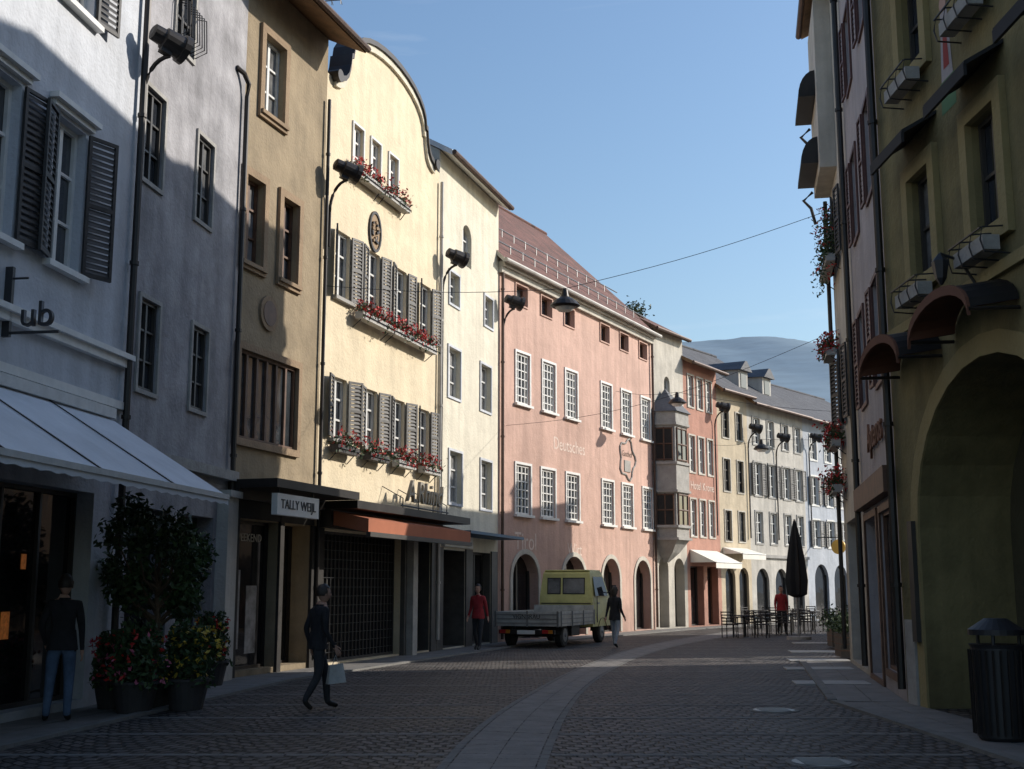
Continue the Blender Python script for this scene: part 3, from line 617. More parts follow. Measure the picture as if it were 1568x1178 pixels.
for x in (13.8,14.62): T.box(fR1,x-.04,x+.04,-1.2,-1.15,.15,3.3,'dark_frame')
T.tube([fR1(13.9,-1.12,1.1),fR1(13.9,-1.12,1.5)],.02,'steel')
T.box(fR1,12.8,15.2,-1.1,-.2,.0,.15,'stone_trim')
T.box(fR1,17.38,17.56,.036,.10,.9,2.6,'dark_frame')
R1.pipe(fR1.L-.08,'metal_dark',z0=.2,r=.06); R1.T.box(fR1,17.62,18.0,.002,.06,-.02,1.2,'stone_trim')
R1.band(5.35,5.5,.07,'mustard_trim')
R1.roof(24,of=.6); R1.done()
for c in cen:
    if c<9: continue
    for lv,zz in ((0,zt),(1,zt+3.0)):
        e=empty('window_hood'); m=MB(); z=zz+.62
        m.hexa([fR1(c-.68,.01,z),fR1(c+.68,.01,z),fR1(c+.68,.5,z-.3),fR1(c-.68,.5,z-.3),fR1(c-.68,.01,z+.05),fR1(c+.68,.01,z+.05),fR1(c+.68,.5,z-.24),fR1(c-.68,.5,z-.24)],'awning_black')
        m.box(fR1,c-.68,c+.68,.47,.51,z-.42,z-.27,'awning_black')
        m.build('canopy',e)
        zb2=zb+3.1*lv
        e=empty('window_planter_box'); m=MB(); m.box(fR1,c-.46,c+.46,.12,.32,zb2-.40,zb2-.22,'stone_trim')
        for x in (c-.5,c-.17,c+.17,c+.5): m.tube([fR1(x,.02,zb2-.12),fR1(x,.34,zb2-.14),fR1(x,.37,zb2-.3),fR1(x,.33,zb2-.44),fR1(x,.02,zb2-.46)],.012,'iron',5)
        m.tube([fR1(c-.5,.36,zb2-.15),fR1(c+.5,.36,zb2-.15)],.014,'iron',5)
        m.build('basket',e)
for c,zc,w in ((14.6,4.95,1.0),(16.9,4.85,.85)):
    e=empty('door_canopy'); m=MB(); n=12; dp=.62; rs=.42
    for i in range(n):
        t,t2=math.pi*i/n,math.pi*(i+1)/n
        for rr,mt in ((1.0,'metal_dark'),(.95,'hood_orange')):
            p=(c-w*rr*math.cos(t),zc+rs*rr*math.sin(t)); q=(c-w*rr*math.cos(t2),zc+rs*rr*math.sin(t2))
            m.face([fR1(p[0],.02,p[1]),fR1(q[0],.02,q[1]),fR1(q[0],dp,q[1]-.1),fR1(p[0],dp,p[1]-.1)],mt)
        p=(c-w*math.cos(t),zc+rs*math.sin(t)); q=(c-w*math.cos(t2),zc+rs*math.sin(t2)); 
        m.hexa([fR1(p[0],dp-.02,p[1]-.2),fR1(q[0],dp-.02,q[1]-.2),fR1(q[0],dp+.02,q[1]-.2),fR1(p[0],dp+.02,p[1]-.2),fR1(p[0],dp-.02,p[1]-.08),fR1(q[0],dp-.02,q[1]-.08),fR1(q[0],dp+.02,q[1]-.08),fR1(p[0],dp+.02,p[1]-.08)],'hood_orange')
    for x in (c-w,c+w): m.tube([fR1(x,.02,zc-.1),fR1(x,dp,zc-.12)],.025,'metal_dark',6)
    m.build('hood',e)
m=MB(); a_,z_=fR1.sight(1448,70)
e=empty('wall_mural'); m.face([fR1(a_-.25,.004,z_-.9),fR1(a_+.25,.004,z_-.9),fR1(a_+.25,.004,z_-.45),fR1(a_-.25,.004,z_-.45)],'mural_green'); m.face([fR1(a_-.2,.006,z_-.45),fR1(a_+.2,.006,z_-.45),fR1(a_+.12,.006,z_+.5),fR1(a_-.12,.006,z_+.5)],'rose_white_plaster'); m.face([fR1(a_-.1,.009,z_-.3),fR1(a_+.1,.009,z_-.3),fR1(a_+.05,.009,z_+.4),fR1(a_-.05,.009,z_+.4)],'mural_red')
m.tube([fR1(a_,.003,z_+.62),fR1(a_,.012,z_+.62)],.12,'skin',12); m.build('painting',e)
a_,z_=fR1.sight(1440,412,.5); e=empty('wrought_iron_lantern'); m=MB(); m.tube([fR1(a_,.0,z_-.3),fR1(a_,.25,z_+.12),fR1(a_,.5,z_+.2)],.02,'iron',6); m.tube([fR1(a_,.5,z_+.2),fR1(a_,.5,z_+.1),fR1(a_,.5,z_-.12),fR1(a_,.5,z_-.2)],[.02,.11,.07,.02],'iron',6); m.build('bracket_and_lamp',e)
R2=Bld('rose_white_townhouse',fR2,15.1,'rose_white_plaster')
for z0,z1 in ((5.0,6.7),(8.2,9.8),(11.2,12.7)):
    for x in (.9,3.4): R2.op((x,x+.85,z0,z1),nx=2,nz=3,fm='dark_frame',trim=(.08,'shutter_red'),rev=.15)
    for x in (.9,3.4): shutter(R2.S,fR2.sub(x+.9,.03,math.radians(4)),.42,z0,z1,'shutter_red')
R2.op((.5,2.3,.35,2.9),nx=1,nz=1,fm='brown_wood',gl='sky_glass',rev=.12,trim=(.12,'brown_wood')); R2.op((2.9,4.9,.1,2.9),nx=2,nz=1,fm='brown_wood',gl='shop_glass',rev=.3,trim=(.12,'brown_wood'))
R2.T.box(fR2,.1,5.2,.003,.18,3.1,3.5,'brown_wood')
R2.pipe(fR2.L-.08,'metal_dark',z0=.2,r=.06); R2.roof(24,of=.6); R2.done()
text('shop_lettering','Apteros',fR2,2.2,.05,4.25,.7,'lettering_brown',R2.e,.02)
R3=Bld('flowered_townhouse',fR3,15.3,'offwhite_plaster')
for z0,z1 in ((5.2,6.8),(8.8,10.3),):
    for x in (.7,2.9): R3.op((x,x+.85,z0,z1),nx=2,nz=3,fm='dark_frame',rev=.15,shut=('shutter_dark',.42,8))
R3.op((.6,3.9,.1,3.1),nx=2,nz=1,fm='brown_wood',gl='shop_glass',rev=.5)
R3.T.box(fR3,2.2,4.45,.003,.36,10.9,14.9,'offwhite_plaster')
for z in (11.15,12.75):
    n=6; rr=.38; hh=.62
    for i in range(n):
        t,t2=math.pi/2*i/n,math.pi/2*(i+1)/n
        R3.T.hexa([fR3(2.6,.365,z),fR3(4.4,.365,z),fR3(4.4,.365+rr*math.cos(t),z+hh*math.sin(t)),fR3(2.6,.365+rr*math.cos(t),z+hh*math.sin(t)),fR3(2.6,.365,z+.01),fR3(4.4,.365,z+.01),fR3(4.4,.365+rr*math.cos(t2),z+hh*math.sin(t2)),fR3(2.6,.365+rr*math.cos(t2),z+hh*math.sin(t2))],'metal_dark')
    R3.T.tube([fR3(4.42,.4,z-.1),fR3(4.42,.62,z-.3),fR3(4.42,.45,z-.5),fR3(4.42,.36,z-.9)],.04,'metal_dark')
R3.R.tube([fR3(fR3.L-.15,.12,.3),fR3(fR3.L-.15,.12,10.8)],.05,'metal_dark'); R3.roof(24,of=.5,os=.1); R3.done()
for z,a,b,tr,up_,rd in ((8.75,2.2,4.3,.55,1.3,.06),(6.85,3.3,4.4,.2,.35,.4),(4.75,3.0,4.4,.25,.4,.35),(3.75,3.2,4.4,.3,.4,.4)): flowerbox(fR3,a,b,.12,z,trail=tr,up=up_,dens=1.6 if z<8 else 2.6,red=rd,fl='flower_red')
R4=Bld('unseen_shade_house',fR4,10.3,'sand_plaster',depth=3.2)  # unseen house, added to cast shade on the left-hand facades
for z0,z1 in ((3.8,5.3),(6.5,8.0)):
    for i in range(6): R4.op((1+i*2.1,1.9+i*2.1,z0,z1),nx=2,nz=3,trim=(.08,'offwhite_plaster'),rev=.15)
for i in range(3): R4.op((1+i*3.9,3.4+i*3.9,.1,2.8),nx=2,nz=1,gl='shop_glass',fm='dark_frame')
R4.roof(25,of=.4,os=.05); R4.done()
for f,a,o,z in ((fR4,11.0,-1.5,11.3),(fR4,6,-1.5,11.3)):
    e=empty('chimney'); m=MB(); m.box(f,a,a+.7,o-.5,o,z-1.2,z+1.0,'offwhite_plaster'); m.box(f,a-.08,a+.78,o-.58,o+.08,z+1.0,z+1.1,'stone_trim'); m.build('stack',e)
# unseen tree, added in the gap between right-hand houses to dapple the street light
e=empty('unseen_dapple_tree'); m=MB(); c=Vector((13.2,31.4,0)); m.tube([c,c+Vector((.1,0,2)),c+Vector((0,-.1,4.2)),c+Vector((0,0,6))],[.1,.08,.05,.02],'bark'); cl_=[]
for i in range(9):
    q=c+Vector((random.gauss(0,.4),random.uniform(-1.5,.6),2.6+i*.55)); cl_.append(q); m.tube([c+Vector((0,0,q.z-.7)),c.lerp(q,.5)+Vector((0,0,q.z*.5-.15)),q],[.03,.02,.01],'bark',5)
m.build('trunk_and_limbs',e); m=MB()
for q in cl_:
    for i in range(60): m.leaf(q+Vector((random.gauss(0,.16),random.gauss(0,.2),random.gauss(0,.13))),.09,'leaf_dark' if i%2 else 'leaf_mid')
m.build('crown',e)
e=empty('roof_terrace_shrub'); m=MB()
for cx in range(4):
    c=fF(fF.L+.3+cx*.4,-.9-.1*cx,13.2+random.random()*.3)
    for i in range(170): m.leaf(c+Vector((random.gauss(0,.22),random.gauss(0,.3),random.gauss(0,.2))),.07,'leaf_dark' if i%2 else 'leaf_mid')
m.build('foliage',e)
# lamps
wall_lamp(fA,fA.L-.1,fA.sight(215,15,.5)[1],9.0)
for f,us,uh,vh,zl in ((fD,0.1,495,232,9.2),(fE,.1,693,388,3.5),(fF,.15,773,455,4.0),(fH,3.2,1107,622,4),(fI,3.0,1158,655,4),(fJ,3.0,1196,668,4),(fK,.5,1245,668,4)):
    wall_lamp(f,us,f.sight(uh,vh,.5)[1],zl)
def hanging_lamp(c,anchors):
    e=empty('hanging_street_lamp'); m=MB(); c=Vector(c)
    m.tube([c+Vector((0,0,-.16)),c+Vector((0,0,-.12)),c,c+Vector((0,0,.1)),c+Vector((0,0,.3))],[.28,.36,.26,.1,.06],'metal_dark',18)
    m.tube([c+Vector((0,0,-.24)),c+Vector((0,0,-.15))],[.16,.24],'white_frame',14); m.build('shade',e)
    w=MB()
    for a in anchors:
        a=Vector(a); t=c+Vector((0,0,.3)); pts=[t.lerp(a,i/12)-Vector((0,0,.12*math.sin(math.pi*i/12))) for i in range(13)]; w.tube(pts,.007,'iron',4)
    w.build('wires',e)
hanging_lamp((1.25,27.85,8.35),[fD(.1,.02,8.3),(7.62,27.9,10.6)])
def along(u,v,k):
    d=ray(u,v); t=k/d.y; return EYE+d*t
p=along(1037,612,46); hanging_lamp(p,[fF(9.5,.02,p.z+.4),Vector((12.9,45.3,p.z-.6))])
p=along(1166,683,52); hanging_lamp(p,[fH(3.0,.02,p.z+.4),Vector((17,50,p.z+.3))])
m=MB(); a=fF(.5,.02,6.8); b=Vector((7.5,27.0,7.5)); e=empty('overhead_cable')
m.tube([a.lerp(b,i/14)-Vector((0,0,.5*math.sin(math.pi*i/14))) for i in range(15)],.006,'iron',4); m.build('cable',e)
# ---------- ground
m=MB(); S=4000; m.face([(-S,-S,-.03),(S,-S,-.03),(S,S,-.03),(-S,S,-.03)],'earth'); m.build('ground')
m=MB(); m.face([(-30,-15,0),(60,-15,0),(60,130,0),(-30,130,0)],'cobblestone'); m.build('cobbled_street')
Lp=[(640,1210),(668,1177),(712,1130),(765,1088),(830,1050),(880,1025),(945,1000),(1005,985),(1060,975),(1120,966)]
Rp=[(822,1210),(835,1177),(850,1135),(868,1095),(893,1060),(925,1034),(975,1008),(1030,991),(1080,981),(1140,971)]
def crv(pts,n=60):
    P_=[gpt(*p) for p in pts]; out=[]
    for i in range(n+1):
        t=i/n*(len(P_)-1); k=min(int(t),len(P_)-2); f=t-k
        p0=P_[max(k-1,0)];p1=P_[k];p2=P_[k+1];p3=P_[min(k+2,len(P_)-1)]
        out.append(.5*((2*p1)+(-p0+p2)*f+(2*p0-5*p1+4*p2-p3)*f*f+(-p0+3*p1-3*p2+p3)*f**3))
    return out
cl,cr=crv(Lp),crv(Rp); m=MB()
ext=lambda c:[c[0]+(c[0]-c[1]).normalized()*k for k in (12,9,6,3)]+c
cl,cr=ext(cl),ext(cr)
for i in range(len(cl)-1):
    for a_,b_,mt in ((0,.085,'kerb_stone'),(.1,.495,'paving_slab'),(.505,.9,'paving_slab'),(.915,1,'kerb_stone')):
        q0,q1,q2,q3=cl[i].lerp(cr[i],a_),cl[i].lerp(cr[i],b_),cl[i+1].lerp(cr[i+1],b_),cl[i+1].lerp(cr[i+1],a_)
        e1=(q3-q0)*.03; e2=(q2-q1)*.03
        dz=Vector((0,0,.004+random.uniform(0,.002)))
        m.face([q0+dz+e1,q1+dz+e2,q2+dz,q3+dz],mt)
m.build('paved_strip')
m=MB(); yy=9.0
while yy<50:
    for side in (0,1):
        w_=.14; mt='kerb_stone'
        def xat(c):
            for i in range(len(c)-1):
                if (c[i].y-yy)*(c[i+1].y-yy)<=0 and abs(c[i+1].y-c[i].y)>1e-6:
                    t=(yy-c[i].y)/(c[i+1].y-c[i].y); return c[i].x+(c[i+1].x-c[i].x)*t
            return None
        xl,xr=xat(cl),xat(cr)
        if xl is None or xr is None: continue
        lx=-8.4+.1365*yy+1.4 if yy<22.7 else -12.52+.318*yy+1.4
        rx=4.7 if yy<18 else .19*yy+1.2
        x0,x1=(lx,xl-.02) if side==0 else (xr+.02,rx)
        x=x0
        while x<x1-.15:
            L_=min(random.uniform(.35,.5),x1-x); j=random.uniform(-.006,.006)
            m.face([(x,yy+j,.004),(x+L_-.015,yy+j,.004),(x+L_-.015,yy+w_+j,.004),(x,yy+w_+j,.004)],mt); x+=L_
    yy+=1.75
m.build('stone_bands')
def walk(name,frs,w,k=.008):
    m=MB()
    for f in frs:
        x=0
        while x<f.L:
            L_=min(.8,f.L-x)
            for j in range(2):
                m.box(f,x+.006,x+L_-.006,w*j/2+.01,w*(j+1)/2-.004,-.02,k+random.uniform(0,.003),'paving_slab')
            x+=L_
        x=0
        while x<f.L: m.box(f,x+.004,min(x+.9,f.L)-.004,w,w+.14,-.02,k+.03+random.uniform(0,.004),'kerb_stone'); x+=.9
    m.build(name)
walk('pavement',[fA,fB,fC,fD,fE,fF,fG,fH,fI],1.2); walk('pavement.001',[fR1,fR2,fR3],1.0)
for u,v,w_,d_ in ((1252,985,1.6,.8),(1250,998,1.5,.9),(1250,1011,1.4,.8),(1250,1024,1.4,.8),(1268,1046,1.3,.8)):
    g_=gpt(u,v); m=MB(); m.hexa([(g_.x-w_/2,g_.y-d_/2,-.01),(g_.x+w_/2,g_.y-d_/2,-.01),(g_.x+w_/2+.1,g_.y+d_/2,-.01),(g_.x-w_/2+.1,g_.y+d_/2,-.01),(g_.x-w_/2,g_.y-d_/2,.02),(g_.x+w_/2,g_.y-d_/2,.02),(g_.x+w_/2+.1,g_.y+d_/2,.02),(g_.x-w_/2+.1,g_.y+d_/2,.02)],'pale_slab'); m.build('stone_slab')
for u,v in ((1185,1088),(1258,1168)):
    g_=gpt(u,v); m=MB(); m.tube([g_+Vector((0,0,-.01)),g_+Vector((0,0,.008))],.34,'kerb_stone',28); m.tube([g_+Vector((0,0,-.01)),g_+Vector((0,0,.014))],.28,'steel',28)
    for i in range(-3,4): m.hexa([g_+Vector((-.2,i*.07-.012,.014)),g_+Vector((.2,i*.07-.012,.014)),g_+Vector((.2,i*.07+.012,.014)),g_+Vector((-.2,i*.07+.012,.014)),g_+Vector((-.2,i*.07-.012,.02)),g_+Vector((.2,i*.07-.012,.02)),g_+Vector((.2,i*.07+.012,.02)),g_+Vector((-.2,i*.07+.012,.02))],'steel')
    m.build('manhole_cover')
# ---------- hills: terrain grid in world metres
def terrain(name,x0,x1,y0,y1,nx,ny,hf,mt):
    vs=[];fs=[]
    for j in range(ny+1):
        for i in range(nx+1):
            x=x0+(x1-x0)*i/nx; y=y0+(y1-y0)*j/ny; vs.append((x,y,hf(x,y)))
    for j in range(ny):
        for i in range(nx):
            k=j*(nx+1)+i; fs.append((k,k+1,k+nx+2,k+nx+1))
    me=bpy.data.meshes.new(name); me.from_pydata(vs,[],fs); me.materials.append(MATS[mt])
    for p in me.polygons: p.use_smooth=True
    o=bpy.data.objects.new(name,me); sc.collection.objects.link(o)
def ss(a,b,x): t=max(0,min(1,(x-a)/(b-a))); return t*t*(3-2*t)
def h1(x,y):
    crest=338+20*math.exp(-((x-350)/90)**2)-.00022*max(0,x-380)**2+10*math.exp(-((x-215)/50)**2)
    crest-=.035*max(0,300-x)
    crest=max(crest,60)
    n=noise.fractal(Vector((x*.004,y*.0015,0)),1.0,2.0,4)*7+noise.fractal(Vector((x*.04,y*.04,3)),1.0,2.0,3)*1.6
    r=min(1,max(0,(y-300)/1400))*(1-ss(1720,2600,y)); r=r if y>650 else r*ss(300,650,y)
    return (crest+n)*r-5*(1-r)
terrain('hills',-900,2200,350,2650,260,110,h1,'hill_forest_hazed')
def h2(x,y):
    crest=max(20,150-.5*abs(x-330))
    n=noise.fractal(Vector((x*.01,y*.004,7)),1.0,2.0,4)*4+noise.fractal(Vector((x*.08,y*.08,1)),1.0,2.0,2)*1.2
    r=min(1,max(0,(y-300)/500))*(1-ss(820,1000,y)); return (crest+n)*r-5*(1-r)
terrain('hills.001',100,900,300,1000,160,60,h2,'hill_near_hazed')
# ---------- potted tree and flowers
def pot(m,c,r0,r1,h,mt): m.tube([c,c+Vector((0,0,h*.92)),c+Vector((0,0,h*.92)),c+Vector((0,0,h))],[r0,r1,r1*1.1,r1*1.1],mt,20)
g_=gpt(232,1082); e=empty('potted_tree'); m=MB(); pot(m,g_,.3,.42,.6,'pot_dark'); m.build('pot',e)
m=MB(); b=g_+Vector((0,0,.55)); m.tube([b,b+Vector((.04,0,.5)),b+Vector((0,.02,1.0)),b+Vector((.02,0,1.7))],[.06,.05,.04,.02],'bark')
clumps=[]
for i in range(30):
    a=random.random()*6.28; z=random.uniform(.7,2.25); r=.72*math.sin(math.pi*min(1,(z-.4)/2.2))*random.uniform(.4,1.15); c=b+Vector((r*math.cos(a),r*math.sin(a),z)); clumps.append(c)
    m.tube([b+Vector((0,0,z*.6)),b.lerp(c,.6)+Vector((0,0,.2)),c],[.025,.015,.008],'bark',5)
m.build('trunk_and_limbs',e); m=MB()
for c in clumps:
    mt='leaf_dark' if random.random()<.6 else 'leaf_mid'; rr=random.uniform(.13,.27)
    for i in range(210):
        v=Vector((random.gauss(0,1),random.gauss(0,1),random.gauss(0,1))).normalized()*rr*random.uniform(.4,1.35); m.leaf(c+v,.055,mt if random.random()<.8 else 'leaf_mid')
m.build('crown',e)
for u,v,hh,cols,rd in ((285,1086,.95,('flower_yellow','flower_yellow'),.42),(205,1092,.95,('flower_red','flower_pink'),.42),(320,1050,1.0,('flower_red','flower_yellow'),.35),(175,1085,.8,('flower_pink','flower_red'),.4)):
    g_=gpt(u,v); e=empty('flower_pot'); m=MB(); pot(m,g_,.22,.3,.42,'pot_dark'); m.build('pot',e); m=MB()
    for i in range(1500):
        a=random.random()*6.28; z=.3+random.random()**.7*(hh-.15+.12*math.sin(a*3)); r=rd*random.random()**.5*(1.05-.35*(z/hh))*(1+.2*math.sin(a*5)); m.leaf(g_+Vector((r*math.cos(a),r*math.sin(a),z)),.05,'leaf_dark' if random.random()<.5 else 'leaf_mid')
    for i in range(95):
        a=random.random()*6.28; r=rd*random.uniform(.4,1.0); z=.4+random.random()*hh*.75
        for q in range(3): m.leaf(g_+Vector((r*math.cos(a),r*math.sin(a),z))+Vector((random.gauss(0,.02),random.gauss(0,.02),random.gauss(0,.02))),.04,cols[i%2])
    m.build('plant',e)
# ---------- truck
def truck():
    e=empty('flatbed_truck'); o=Vector((-.5,35.0,0)); ph=math.radians(22)
    f=Fr((0,0),(0,1)); f.p=o; f.d=Vector((math.sin(ph),math.cos(ph),0)); f.n=Vector((math.cos(ph),-math.sin(ph),0))
    m=MB(); W=1.98
    m.box(f,0.02,3.1,.02,W-.02,.72,.8,'bed_grey')
    m.box(f,0,3.12,-.0,.03,.6,1.0,'bed_grey'); m.box(f,0,3.12,W-.03,W,.6,1.0,'bed_grey'); m.box(f,-.03,0,0,W,.6,1.0,'bed_grey'); m.box(f,3.08,3.12,.03,W-.03,.8,1.15,'bed_grey')
    for z in (.68,.8,.92): 
        m.box(f,-.045,-.03,.05,W-.05,z-.012,z+.012,'steel'); m.box(f,.05,3.05,W,W+.014,z-.012,z+.012,'steel')
    for x in (.03,W/2,W-.08): m.box(f,-.06,-.03,x,x+.05,.58,1.02,'steel')
    for x in (.05,1.0,2.0,3.0): m.box(f,x,x+.05,W,W+.03,.58,1.02,'steel')
    m.build('cargo_bed',e)
    m=MB(); m.box(f,.1,4.5,.5,.6,.45,.6,'rubber'); m.box(f,.1,4.5,W-.6,W-.5,.45,.6,'rubber'); m.box(f,-.05,.05,.15,W-.15,.38,.5,'metal_dark')
    m.box(f,1.2,1.9,W-.45,W-.08,.3,.58,'metal_dark'); m.box(f,.75,.85,.2,W-.2,.28,.36,'metal_dark'); m.build('chassis',e)
    pr=[(3.22,.5),(3.22,1.35),(3.27,2.1),(3.38,2.18),(4.35,2.17),(4.5,2.08),(4.95,1.35),(5.05,1.2),(5.08,.5)]
    cx=W/2+.03
    def hw(z): return .86 if z<1.4 else .86-(z-1.35)*.14
    m=MB(); Lc=[f(a,cx-hw(z),z) for a,z in pr]; Rc=[f(a,cx+hw(z),z) for a,z in pr]
    for i in range(len(pr)):
        j=(i+1)%len(pr); m.face([Lc[i],Lc[j],Rc[j],Rc[i]],'truck_yellow')
    m.face(Lc,'truck_yellow'); m.face(Rc[::-1],'truck_yellow')
    m.box(f,3.3,4.45,cx-.72,cx+.72,2.17,2.21,'truck_yellow')
    ob=m.build('cab',e); bv=ob.modifiers.new('b','BEVEL'); bv.width=.035; bv.segments=2
    m=MB()
    def sq(a0,a1,z0,z1,sd,mt='window_glass',e_=.012):
        m.face([f(a0,cx+sd*(hw(z0)+e_),z0),f(a1,cx+sd*(hw(z0)+e_),z0),f(a1-(.0 if a1<4.3 else (z1-z0)*.55),cx+sd*(hw(z1)+e_),z1),f(a0,cx+sd*(hw(z1)+e_),z1)],mt)
    for sd in (-1,1): sq(3.5,4.75,1.42,2.0,sd)
    for x0,x1 in ((-.58,-.2),(-.08,.58)):
        def rp(x,z,k): return f(3.22+(z-1.35)*.067-k,cx+x,z)
        m.face([rp(x0-.03,1.47,.008),rp(x1+.03,1.47,.008),rp(x1+.03,1.97,.008),rp(x0-.03,1.97,.008)],'rubber')
        m.face([rp(x0,1.5,.014),rp(x1,1.5,.014),rp(x1,1.94,.014),rp(x0,1.94,.014)],'curtain_glass')
    m.face([f(4.93,cx-.7,1.42),f(4.93,cx+.7,1.42),f(4.56,cx+.66,2.02),f(4.56,cx-.66,2.02)],'window_glass')
    m.build('windows',e)
    m=MB()
    for sd in (-1,1):
        x=cx+sd*1.0; m.tube([f(4.7,cx+sd*.84,1.5),f(4.75,x+sd*.05,1.6)],.015,'iron',5); m.box(f,4.72,4.76,min(x-.02*sd,x+.14*sd),max(x-.02*sd,x+.14*sd),1.45,1.75,'iron')
        m.box(f,3.62,3.66,cx+sd*.868-.01,cx+sd*.868+.01,.62,1.4,'iron'); m.box(f,3.7,3.85,cx+sd*.875-.012,cx+sd*.875+.012,1.18,1.22,'steel')
    m.box(f,3.205,3.215,cx-.8,cx+.8,1.18,1.21,'dark_frame')
    for x in (.2,W-.5): m.box(f,-.09,-.05,x,x+.18,.4,.5,'tail_red'); m.box(f,-.09,-.05,x+.185,x+.3,.4,.5,'tail_orange')
    m.box(f,-.085,-.05,W/2-.26,W/2+.26,.38,.49,'white_paint'); m.build('lights_and_mirrors',e)
    m=MB()
    for a in (.75,4.15):
        for x0,x1 in (((.12,.32),(W-.34,W-.12)) ):
            c0,c1=f(a,x0,.34),f(a,x1,.34); ax=(c1-c0).normalized()
            m.tube([c0,c0+ax*.03,c1-ax*.03,c1],[.29,.34,.34,.29],'rubber',24)
            oc=c1 if x0>1 else c0; sg=1 if x0>1 else -1
            m.tube([oc+ax*sg*.004,oc+ax*sg*.012],[.19,.17],'steel',18); m.tube([oc+ax*sg*.01,oc+ax*sg*.04],[.06,.05],'steel',10)
    m.build('wheels',e,False)
    m=MB()
    for x in (W-.36,.08):
        n=8
        for a in (.75,4.15):
            for i in range(n):
                t,t2=math.pi*i/n,math.pi*(i+1)/n
                m.face([f(a-.42*math.cos(t),x,.36+.4*math.sin(t)*(.7 if a<1 else 1)),f(a-.42*math.cos(t2),x,.36+.4*math.sin(t2)*(.7 if a<1 else 1)),f(a-.42*math.cos(t2),x+.28,.36+.4*math.sin(t2)*(.7 if a<1 else 1)),f(a-.42*math.cos(t),x+.28,.36+.4*math.sin(t)*(.7 if a<1 else 1))],'rubber')
    m.build('mudguards',e)
    tf=Fr((0,0),(0,1)); tf.p=f.p; tf.d=f.n; tf.n=-f.d; tf.right=False
    text('bed_lettering','VIGNBRÄU',tf,W/2,.047,.86,.17,'iron',e,.002)
truck()
